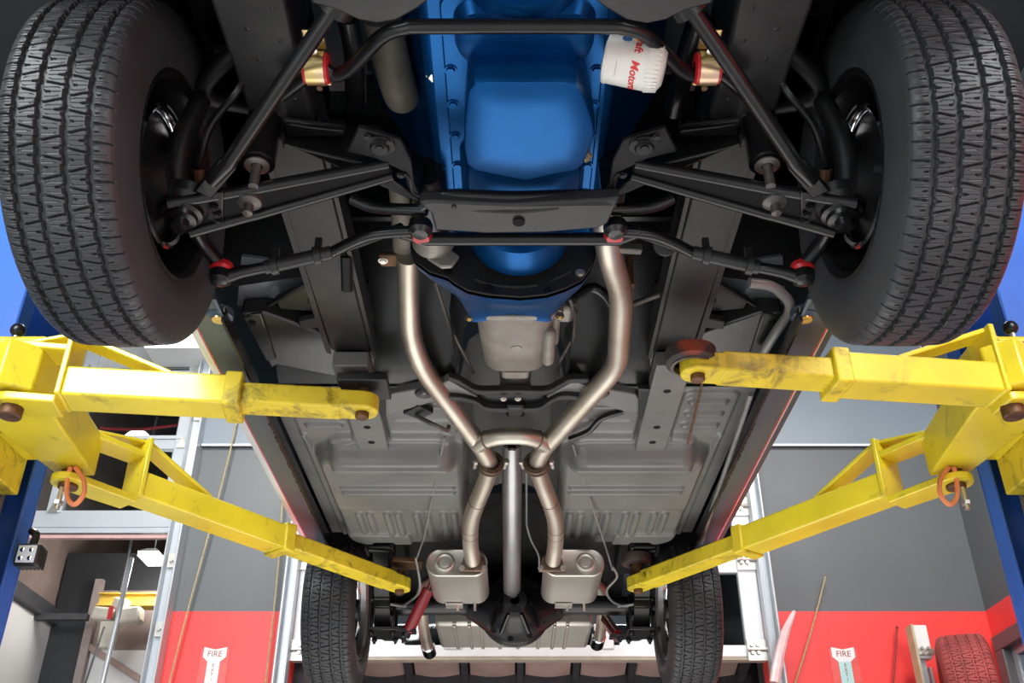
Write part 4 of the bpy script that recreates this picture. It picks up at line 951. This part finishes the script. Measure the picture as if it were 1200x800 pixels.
for sg in (-1, 1):
    pts = [c + V(sg * .08, 0, .0), c + V(sg * .17, 0, .02), c + V(sg * .24, 0, .028), c + V(sg * .60, 0, .02)]
    ax = part(MB().tube(pts, [.105, .062, .042, .040], 28, 10), 'axle_tube', BLACK)
    # leaf spring, shackles, plates
    sx_ = sg * .545
    y = [3.93, 3.98, 4.08, YR, 4.5, 4.85, 5.0]; z = [1.37, 1.31, 1.22, 1.135, 1.15, 1.26, 1.33]
    ls = sub('leaf_spring', car, (sx_, YR, 1.14))
    for k, (a, b) in enumerate(((0, 7), (1, 6), (2, 5), (2, 5))):
        pts = [V(sx_, y[i], z[i] - .009 * k + (.012 if k == 3 else 0)) for i in range(a, b)]
        pp, _ = spline(pts, [1] * len(pts), 6)
        if k == 3: pp = pp[len(pp) // 5: -len(pp) // 5]
        m = MB(); m.rings([[p + V(-.031, 0, -.0035), p + V(.031, 0, -.0035), p + V(.031, 0, .0035), p + V(-.031, 0, .0035)] for p in pp]); m.build('spring_leaf', SATIN, ls)
    MB().bb(sx_ - .036, sx_ + .036, 4.085, 4.11, 1.165, 1.225).build('spring_clip', BLACK, ls, bev=.003)
    sp = MB().bb(sx_ - .055, sx_ + .075, YR - .08, YR + .08, 1.085, 1.100)
    for a, b in ((-.045, -.055), (.045, -.055), (-.045, .055), (.045, .055)): sp.cyl((sx_ + a, YR + b, 1.06), (sx_ + a, YR + b, 1.24), .007, 8).hexnut((sx_ + a, YR + b, 1.07), (0, 0, 1), .013, .014)
    sp.build('spring_plate', BLACK, ls, bev=.003)
    MB().cyl((sx_ - .045, 3.93, 1.37), (sx_ + .045, 3.93, 1.37), .024, 16).cyl((sx_ - .06, 3.93, 1.37), (sx_ + .06, 3.93, 1.37), .010, 10).build('spring_eye', BLACK, ls)
    for hh in (-.0525, .0525): part(MB().bb(sx_ + hh - .0075, sx_ + hh + .0075, 3.88, 3.98, 1.345, 1.5), 'spring_hanger', SATIN, .004)
    # rear rails above the spring
    part(MB().rings([[V(sx_ + a, yy, zz + b) for a, b in ((-.045, 0), (.045, 0), (.045, .08), (-.045, .08))] for yy, zz in ((3.85, 1.44), (3.95, 1.46), (4.1, 1.52), (4.25, 1.56), (4.7, 1.5))]), 'rear_frame_rail', SATIN, .005)
    # parking brake hoses and lines on the axle
    part(MB().tube([V(sg * .60, YR - .05, 1.22), V(sg * .56, YR - .11, 1.20), V(sg * .50, YR - .1, 1.185), V(sg * .45, YR - .06, 1.19)], .006, 8, 6), 'brake_line', BRLINE)
# shock absorbers, maroon
for a, b in ((P(508, 678, Y=4.02), P(478, 740, Y=4.10)), (P(707, 722, Z=1.24), P(724, 746, Z=1.075))):
    d = (b - a); sk = part(MB().tube([a, a + d * .2, a + d * .2, a + d * .97, b], [.010, .010, .0245, .0245, .016], 20), 'shock_absorber', MAROON)
    MB().lathe(b, d, [(.016, 0), (.018, .01), (.018, .022), (.006, .024), (.006, .05)], 14).build('shock_bushing', BLACK, sk)
    MB().bar(b + V(-.035, 0, .0), b + V(.035, 0, .0), .05, .012).hexnut(b + d.normalized() * .03, d, .012, .012).build('shock_mount', BLACK, sk)
# fuel tank with pressed ribs
m = MB(); m.bb(-.36, .38, 4.62, 5.05, 1.23, 1.42)
ft = part(m, 'fuel_tank', MUFF, .02)
for k, x in enumerate((-.27, -.20, -.145, -.06, .03, .13, .20, .26)):
    MB().bb(x - .008, x + .008, 4.612, 4.63, 1.235, 1.40).bb(x - .008, x + .008, 4.62, 5.04, 1.223, 1.235).build('tank_rib', MUFF, ft, bev=.003)
# parking brake cables, brake lines, body lines
part(MB().tube([P(521, 512, Z=1.36), P(497, 630, Z=1.30), P(488, 655, Z=1.27)], .0035, 8), 'park_brake_cable', BRLINE)
part(MB().tube([P(487, 653, Z=1.27), P(492, 690, Z=1.2), P(478, 706, Z=1.19), P(465, 712, Z=1.19)], .005, 8, 6), 'park_brake_conduit', BRLINE)
part(MB().tube([P(671, 520, Z=1.36), P(690, 580, Z=1.33), P(711, 645, Z=1.28), P(718, 668, Z=1.25)], .0035, 8), 'park_brake_cable', BRLINE)
part(MB().tube([P(718, 664, Z=1.25), P(723, 676, Z=1.23), P(711, 692, Z=1.2), P(720, 706, Z=1.19), P(742, 712, Z=1.19)], .005, 8, 6), 'park_brake_conduit', BRLINE)
part(MB().tube([P(487, 487, Z=1.37), P(510, 498, Z=1.33), P(524, 504, Z=1.33), P(526, 499, Z=1.35)], .007, 8, 6), 'park_brake_lever', IRON)
part(MB().prism([P(472, 485, Z=1.375), P(490, 476, Z=1.375), P(508, 484, Z=1.375), P(492, 492, Z=1.375)], (0, 0, .02)), 'cable_guide', SATIN, .003)
part(MB().tube([P(668, 514, Z=1.37), P(690, 505, Z=1.37), P(705, 490, Z=1.38), P(730, 482, Z=1.39)], .010, 8, 6), 'fuel_hose', BLACK)
part(MB().tube(fillet([P(617, 552, Z=1.40), P(617, 615, Z=1.36), P(622, 633, Z=1.33), P(632, 650, Z=1.28), P(632, 662, Z=1.26)], .03), .004, 8), 'brake_line', BRLINE)
part(MB().tube([P(825, 440, Z=1.36), P(806, 520, Z=1.358)], .004, 8), 'brake_line', RUST)
part(MB().tube([P(880, 462, Z=1.345), P(870, 492, Z=1.345), P(833, 600, Z=1.335), P(822, 636, Z=1.34)], .008, 8), 'fuel_line', BRLINE)
ln = part(MB().tube(fillet([P(878, 331, Z=1.40), P(905, 334, Z=1.40), P(925, 352, Z=1.40), P(926, 365, Z=1.395), P(905, 395, Z=1.385), P(893, 415, Z=1.38)], .05), .0135, 14), 'fuel_line_hose', BRLINE)
# gearbox crossmember: two wavy flanges, pad and side plates
def cm(pts, z, r, name, m):
    p = [P(x, y, Z=z) for x, y in pts]; pp, _ = spline(p, [1] * len(p), 6)
    return part(MB().rings([[q + V(0, -r, -.004), q + V(0, r, -.004), q + V(0, r, .018), q + V(0, -r, .018)] for q in pp]), name, m, .003)
xm = cm(((526, 443), (538, 447), (550, 454), (562, 459), (590, 459), (615, 459), (640, 459), (655, 452), (668, 446), (690, 446)), 1.385, .012, 'gearbox_crossmember', SATIN)
cm(((520, 466), (540, 467), (558, 471), (572, 479), (600, 480), (630, 479), (645, 470), (660, 465), (685, 467)), 1.37, .012, 'crossmember_flange', SATIN)
part(MB().prism([P(555, 460, Z=1.39), P(650, 460, Z=1.39), P(640, 478, Z=1.385), P(572, 478, Z=1.385)], (0, 0, .02)), 'mount_pad', BLACK, .004)
part(MB().bb(-.02, .04, 2.66, 2.73, 1.365, 1.43), 'gearbox_mount', BLACK, .01)
for x, y in ((590, 467), (607, 467)): bolt(P(x, y, Z=1.372), xm, ZINC, .7)
for s in (-1, 1):
    X_ = lambda x: 600 + s * (600 - x)
    w_ = part(MB().prism([P(X_(445), 475, Z=1.385), P(X_(455), 462, Z=1.385), P(X_(515), 452, Z=1.385), P(X_(526), 446, Z=1.385), P(X_(560), 466, Z=1.38), P(X_(520), 468, Z=1.38), P(X_(455), 486, Z=1.38)], (0, 0, .03)), 'crossmember_arm', GREY, .004)
    MB().lathe(P(X_(497), 461, Z=1.383), (0, 0, -1), [(.03, -.003), (.026, .004), (.012, .002), (.0001, -.002)], 20).build('access_hole', SATIN, w_)
    part(MB().prism([P(X_(420), 458, Z=1.37), P(X_(452), 456, Z=1.37), P(X_(452), 490, Z=1.37), P(X_(424), 490, Z=1.37)], (0, 0, .02)), 'torque_box_plate', DKGREY, .004)

# ---- front suspension
def both(fn):
    for s in (-1, 1): fn(s)
def susp(s):
    def q(x, y, z): return P(600 + s * (600 - x), y, Z=z) + V(s * .0, 0, 0)
    # lower control arm: channel with rolled flanges
    O1, O2 = q(196, 238, 1.205), q(222, 272, 1.205); I1, I2 = q(455, 192, 1.31), q(460, 206, 1.31)
    M1, M2 = q(295, 222, 1.25), q(305, 250, 1.25)
    arm = part(MB().rings([[a, b, b + V(0, 0, .02), a + V(0, 0, .02)] for a, b in ((O1, O2), (M1, M2), (I1, I2))]), 'lower_control_arm', BLACKM, .004)
    for pts in ((O1, M1 + V(s * .02, 0, -.004), M1, I1), (O2, M2 + V(s * .02, 0, -.006), M2, I2)):
        pts = [Vector(p) for p in pts]
        MB().tube(pts, [.013, .012, .012, .010], 12, 6).build('arm_flange', BLACK, arm)
    bj = q(212, 256, 1.195)
    MB().lathe(bj + V(0, 0, .03), (0, 0, -1), [(.06, -.02), (.056, .0), (.042, .012), (.040, .022), (.032, .026), (.030, .035), (.018, .038), (.016, .052), (.001, .054)], 32).build('ball_joint', BLACK, arm)
    MB().prism([q(180, 243, 1.215), q(205, 232, 1.215), q(262, 226, 1.222), q(262, 262, 1.222), q(225, 276, 1.215), q(188, 268, 1.215)], (0, 0, .012)).build('ball_joint_plate', BLACK, arm, bev=.003)
    for x, y in ((250, 243), (254, 251), (257, 259)): bolt(q(x, y, 1.218), arm, BLACK, .7)
    MB().lathe(q(292, 238, 1.235), (0, 0, -1), [(.024, -.02), (.024, 0), (.016, .004), (.010, .006), (.010, .026), (.001, .028)], 20).build('arm_bolt', IRON, arm)
    # knuckle and steering arm
    part(MB().tube([bj + V(0, 0, .03), V(s * .66, 1.50, 1.26), V(s * .655, 1.47, 1.34), V(s * .63, 1.46, 1.45)], [.022, .026, .024, .02], 16, 5), 'steering_knuckle', BLACKS)
    te = q(258, 326, 1.185)
    part(MB().tube([V(s * .655, 1.55, 1.24), q(236, 283, 1.235), te + V(0, 0, .03)], [.022, .016, .016], 12, 6), 'steering_arm', BLACK)
    # tie rod
    td = part(MB().lathe(te + V(0, 0, .012), (0, 0, -1), [(.018, -.004), (.024, .0), (.024, .018), (.016, .024), (.013, .026), (.001, .027)], 24), 'tie_rod_end', BLACK)
    MB().lathe(te + V(0, 0, .014), (0, 0, 1), [(.024, 0), (.027, .008), (.022, .022), (.014, .026)], 24).build('rubber_boot', REDPU, td)
    t1, t2, t3, t4, t5 = q(282, 319, 1.20), q(312, 313, 1.22), q(388, 296, 1.255), q(432, 276, 1.262), q(482, 271, 1.262)
    MB().tube([te, t1, t2], [.018, .013, .012], 14, 5).build('tie_rod_shank', BLACK, td)
    MB().tube([t2 - (t3 - t2) * .02, t3], .0155, 16).build('adjuster_sleeve', SATIN, td)
    for f in (.12, .78):
        c_ = t2 + (t3 - t2) * f; MB().lathe(c_ - (t3 - t2).normalized() * .008, t3 - t2, [(.016, 0), (.021, .001), (.021, .015), (.016, .016)], 18).bar(c_ + V(0, 0, .0), c_ + V(0, .0, .045), .014, .012, (0, 1, 0)).build('sleeve_clamp', SATIN, td)
    MB().tube([t3, t4, t5], .0125, 14, 6).build('inner_tie_rod', BLACK, td)
    ib = P(600 + s * 107 + (14 if s > 0 else 0), 268, Z=1.262)
    MB().lathe(ib + V(0, -.004, -.006), (0, 0, 1), [(.001, -.016), (.016, -.014), (.025, -.004), (.026, .01), (.022, .02), (.016, .024)], 24).build('inner_ball_joint', BLACK, td)
    MB().lathe(ib + V(0, .020, -.004), (0, 0, 1), [(.001, -.010), (.017, -.009), (.023, .0), (.023, .008), (.016, .016)], 24).build('rubber_boot', REDPU, td)
    # strut rod
    sa, sb, sc = q(392, 8, 1.345), q(268, 190, 1.235), q(248, 212, 1.225)
    sr = part(MB().tube([sa, sa + (sb - sa) * .97, sb, sc], [.0145, .0145, .016, .014], 16), 'strut_rod', BLACK)
    MB().bar(sb, q(238, 226, 1.222), .036, .012).build('rod_flat', BLACK, sr, bev=.003)
    part(MB().lathe(sa + (sa - sb).normalized() * .0, sa - sb, [(.018, -.01), (.034, -.006), (.034, .03), (.001, .032)], 20), 'strut_rod_bushing', BLACK)
    # shock absorber in the spring tower, with its bright washer
    w = q(300, 200, 1.285)
    so = part(MB().tube([w + V(-s * .0, .0, .30), w + V(0, 0, .02)], [.035, .035], 20), 'front_shock_absorber', BLACK)
    MB().lathe(w + V(0, 0, .012), (0, 0, -1), [(.010, -.012), (.024, -.004), (.025, .0), (.012, .002)], 20).build('shock_washer', ZINC, so)
    MB().cyl(w + V(0, 0, .02), w + V(0, .0, -.04), .010, 12).build('shock_stud', IRON, so)
    # coil spring and upper arm in the dark wheel house
    pts = [V(s * .55 + .055 * math.cos(t * .5) * 1, 1.45 + .055 * math.sin(t * .5), 1.62 + t * .006) for t in range(64)]
    part(MB().tube(pts, .008, 8), 'coil_spring', BLACK)
    part(MB().tube([V(s * .50, 1.36, 1.54), V(s * .63, 1.46, 1.47), V(s * .50, 1.58, 1.54)], .018, 12, 6), 'upper_control_arm', BLACKS)
    part(MB().rings([[V(s * x, y, z) for x, y in ((.50, 1.28), (.60, 1.32), (.60, 1.62), (.50, 1.66))] for z in (1.52, 1.75, 2.1)], False), 'spring_tower', BLACK)
    # brake hose
    part(MB().tube([q(286, 62, 1.50), q(282, 100, 1.42), q(248, 145, 1.36), q(235, 185, 1.31), q(232, 210, 1.29)], .008, 10, 6), 'brake_hose', BLACK)
    part(MB().cyl(q(232, 198, 1.30), q(233, 212, 1.285), .012, 10), 'hose_fitting', RUST)
    part(MB().box(q(322, 158, 1.40), (.04, .03, .05)), 'hose_bracket', SATIN, .003)
    # cross structure from rails to lower-arm mounts
    part(MB().hexa([q(330, 168, 1.35), q(440, 196, 1.33), q(492, 234, 1.30), q(494, 240, 1.30), q(335, 140, 1.46), q(440, 145, 1.46), q(500, 185, 1.42), q(500, 210, 1.42)]), 'suspension_crossmember', BLACK, .006)
    gus = part(MB().prism([q(420, 150, 1.325), q(470, 165, 1.315), q(482, 190, 1.30), q(486, 218, 1.29), q(494, 232, 1.285), q(478, 220, 1.29), q(474, 202, 1.30), q(440, 186, 1.31), q(406, 178, 1.32)], (0, 0, .012)), 'crossmember_gusset', BLACKS, .003)
    MB().lathe(q(445, 172, 1.312), (0, 0, -1), [(.026, -.006), (.03, .001), (.020, .003), (.016, .008), (.001, .009)], 24).build('cam_washer', BLACKS, gus)
    bolt(q(445, 172, 1.302), gus, BLACKS, .9)
    for x, y in ((430, 160), (455, 165), (470, 205)): bolt(q(x, y, 1.312), gus, BLACKS, .6)
    part(MB().tube(fillet([q(474, 203, 1.298), q(480, 208, 1.296), q(483, 228, 1.288), q(515, 236, 1.28)], .02), .004, 8), 'gusset_lip', BLACK)
    part(MB().prism([q(333, 140, 1.40), q(400, 150, 1.39), q(406, 152, 1.385), q(340, 158, 1.385)], (0, 0, .01)), 'stiffener_plate', SATIN, .003)
    part(MB().hexa([q(335, 145, 1.38), q(405, 153, 1.37), q(405, 160, 1.37), q(335, 160, 1.38), q(335, 140, 1.45), q(405, 140, 1.45), q(405, 155, 1.45), q(335, 158, 1.45)]), 'rail_brace', BLACK, .005)
    # diagonal bars behind the crossmember
    part(MB().tube([q(412, 232, 1.33), q(440, 243, 1.31), q(500, 246, 1.29)], .013, 12, 5), 'rear_brace', BLACK)
    part(MB().tube([q(395, 294, 1.30), q(440, 278, 1.30), q(470, 266, 1.29)], .010, 12, 5), 'drag_link', BLACK)
    # anti-roll bar bushing and bracket
    bx = q(371, 80, 1.375)
    bu = part(MB().lathe(bx + V(-.024, 0, 0), (1, 0, 0), [(.012, .0), (.026, .0), (.029, .002), (.029, .046), (.026, .048), (.012, .048)], 32), 'bar_bushing', REDPU)
    MB().lathe(bx + V(-.017, 0, 0), (1, 0, 0), [(.028, 0), (.0315, .0), (.0315, .034), (.028, .034)], 32, False, 0, 360).build('bushing_strap', GOLD, bu)
    b1 = bx + V(0, -.045, .035); MB().bb(b1.x - .02, b1.x + .02, bx.y - .065, bx.y - .02, bx.z + .026, bx.z + .032).bb(b1.x - .02, b1.x + .02, bx.y + .02, bx.y + .055, bx.z + .010, bx.z + .016).build('bracket_foot', GOLD, bu, bev=.003)
    MB().lathe((b1.x, bx.y - .045, bx.z + .026), (0, 0, -1), [(.015, 0), (.015, .003), (.009, .003), (.009, .03), (.001, .031)], 16).build('bracket_bolt', ZINC, bu)
    MB().cyl((b1.x, bx.y + .04, bx.z + .02), (b1.x, bx.y + .04, bx.z - .012), .006, 8).build('bracket_bolt', RUST, bu)
both(susp)
# anti-roll bar
X0 = lambda x: 1207 - x
hp = [(330, 112), (371, 82), (392, 88), (408, 82), (421, 70), (433, 57), (446, 44), (460, 36), (478, 32), (502, 31)]
zb = [1.375, 1.375, 1.37, 1.365, 1.357, 1.350, 1.343, 1.339, 1.336, 1.335]
L_ = [P(x, y, Z=z) for (x, y), z in zip(hp, zb)]; R__ = [P(X0(x), y, Z=z) for (x, y), z in zip(hp, zb)][::-1]
R__[-2:] = [P(838 if False else X0(371), 80, Z=1.375), P(X0(330), 112, Z=1.375)]
part(MB().tube(L_ + R__, .0135, 18, 8), 'anti_roll_bar', BLACK)
# centre link and crossmember
part(MB().tube([P(470, 272, Z=1.266), P(500, 280, Z=1.262), P(725, 280, Z=1.262), P(752, 270, Z=1.266)], .0145, 16), 'centre_link', BLACK)
cr = part(MB().prism([P(490, 238, Z=1.255), P(505, 236, Z=1.255), P(600, 240, Z=1.25), P(700, 234, Z=1.255), P(727, 232, Z=1.255), P(722, 240, Z=1.25), P(713, 262, Z=1.245), P(700, 268, Z=1.243), P(640, 273, Z=1.242), P(570, 274, Z=1.242), P(510, 270, Z=1.243), P(505, 250, Z=1.245)], (0, 0, .03)), 'engine_crossmember', SATIN, .005)
MB().lathe(P(608, 261, Z=1.2405), (0, 0, 1), [(.0125, .002), (.0125, 0), (.0001, .0)], 20).build('centre_hole', BLACKM, cr)  # flush black disc drawn for the unlit hole
MB().tube([P(545, 245, Z=1.25), P(605, 248, Z=1.248), P(655, 243, Z=1.25)], .004, 8, 5).build('pressed_rib', SATIN, cr)
for x in (532, 690): MB().ball(P(x, 243, Z=1.25), .006, 8, (1, 1, .5)).build('spot_weld', SATIN, cr)
part(MB().tube([P(494, 241, Z=1.275), P(520, 229, Z=1.28), P(600, 231, Z=1.275), P(690, 229, Z=1.28), P(722, 236, Z=1.275)], .013, 14, 5), 'crossmember_tube', BLACK)
# steering box / idler lumps, engine mounts, hidden darkness filling parts
bolt(P(509, 88, Z=1.42), car, ZINC, 1.1)
part(MB().prism([P(500, 80, Z=1.43), P(518, 78, Z=1.43), P(522, 110, Z=1.43), P(500, 118, Z=1.43)], (0, 0, .01)), 'mount_bracket', BLACK, .004)
part(MB().tube(fillet([P(408, 20, Z=1.50), P(416, 60, Z=1.50), P(417, 120, Z=1.50)], .03), .022, 14), 'radiator_hose', BLACK)
part(MB().tube(fillet([P(820, 20, Z=1.50), P(806, 60, Z=1.50), P(790, 130, Z=1.52)], .03), .022, 14), 'power_hose', BLACK)
part(MB().cyl(P(780, 286, Z=1.33), P(780, 286, Z=1.40), .028, 18), 'idler_arm_cap', SATIN, .004)
part(MB().bar(P(720, 290, Z=1.36), P(752, 292, Z=1.36), .02, .02), 'idler_arm_bracket', IRON, .003)
part(MB().cyl(P(407, 340, Z=1.37), P(406, 300, Z=1.42), .015, 12), 'idler_stud', BLACK)

# ---- oil filter with printed lettering
fa = P(711, 67, Z=1.36); fb = P(779, 81, Z=1.33)
ax = (fb - fa); FL = ax.length; ax.normalize(); fr_ = .0455
of = part(MB().lathe(fa, ax, [(.030, -.004), (.046, .0), (.047, .004), (fr_, .007), (fr_, FL * .80), (fr_ - .001, FL * .84), (fr_ - .006, FL * .94), (.030, FL), (.001, FL)], 48), 'oil_filter', FILTER)
fa_a, fa_b, _ = frame_of(ax)
to_cam = (-(fa + fb) / 2).normalized(); to_cam = (to_cam - ax * to_cam.dot(ax)).normalized(); side = ax.cross(to_cam)
m = MB()
for k in range(36):
    t = 2 * math.pi * k / 36; n = to_cam * math.cos(t) + side * math.sin(t)
    m.bar(fa + ax * FL * .72 + n * (fr_ + .000), fa + ax * FL * .93 + n * (fr_ - .004), .0042, .004, n)
m.build('grip_flute', FILTER, of)
def wrap(body, size, along, ang, mt, flip=1, al='CENTER'):
    me = text_mesh(body, size, 'lettering', .0003, al, .18 if mt is REDINK else 0, .00045 if mt is REDINK else 0)
    me2 = bmesh.new(); me2.from_mesh(me)
    bmesh.ops.subdivide_edges(me2, edges=[e for e in me2.edges if e.calc_length() > .004], cuts=3)
    for v in me2.verts:
        s_ = v.co.x; h_ = v.co.y
        t = ang + flip * s_ / fr_
        n = to_cam * math.cos(t) + side * math.sin(t)
        v.co = fa + ax * (along + h_) + n * (fr_ + .0004 + v.co.z) - origin(of)
    me2.to_mesh(me); me2.free(); me.materials.append(mt)
    o = bpy.data.objects.new('lettering', me); COL.objects.link(o); o.parent = of
TXT = dict(flip=1)
wrap('Motorcraft', .0205, FL * .53, R(-6), REDINK, 1, 'LEFT'); wrap('Motorcraft', .0205, FL * .53, R(-24), REDINK, 1, 'RIGHT')
wrap('__________', .006, FL * .25, R(20), DARKINK, 1)
m = MB(); n = to_cam * math.cos(R(-58)) + side * math.sin(R(-58)); p = fa + ax * FL * .30 + n * (fr_ - .0005)
m.lathe(p, n, [(.001, .0012), (.009, .0010), (.010, 0)], 8); m.build('printed_emblem', BLUEINK, of)
p2 = fa + ax * FL * .47 + n * (fr_ - .0005); MB().box(p2, (.009, .009, .003)).build('printed_square', AMBERINK, of)

# ------------------------------------------------------------------ lift everything onto the floor plane z = 0
for o in S.objects:
    if o.parent is None: o.location.z += CZ
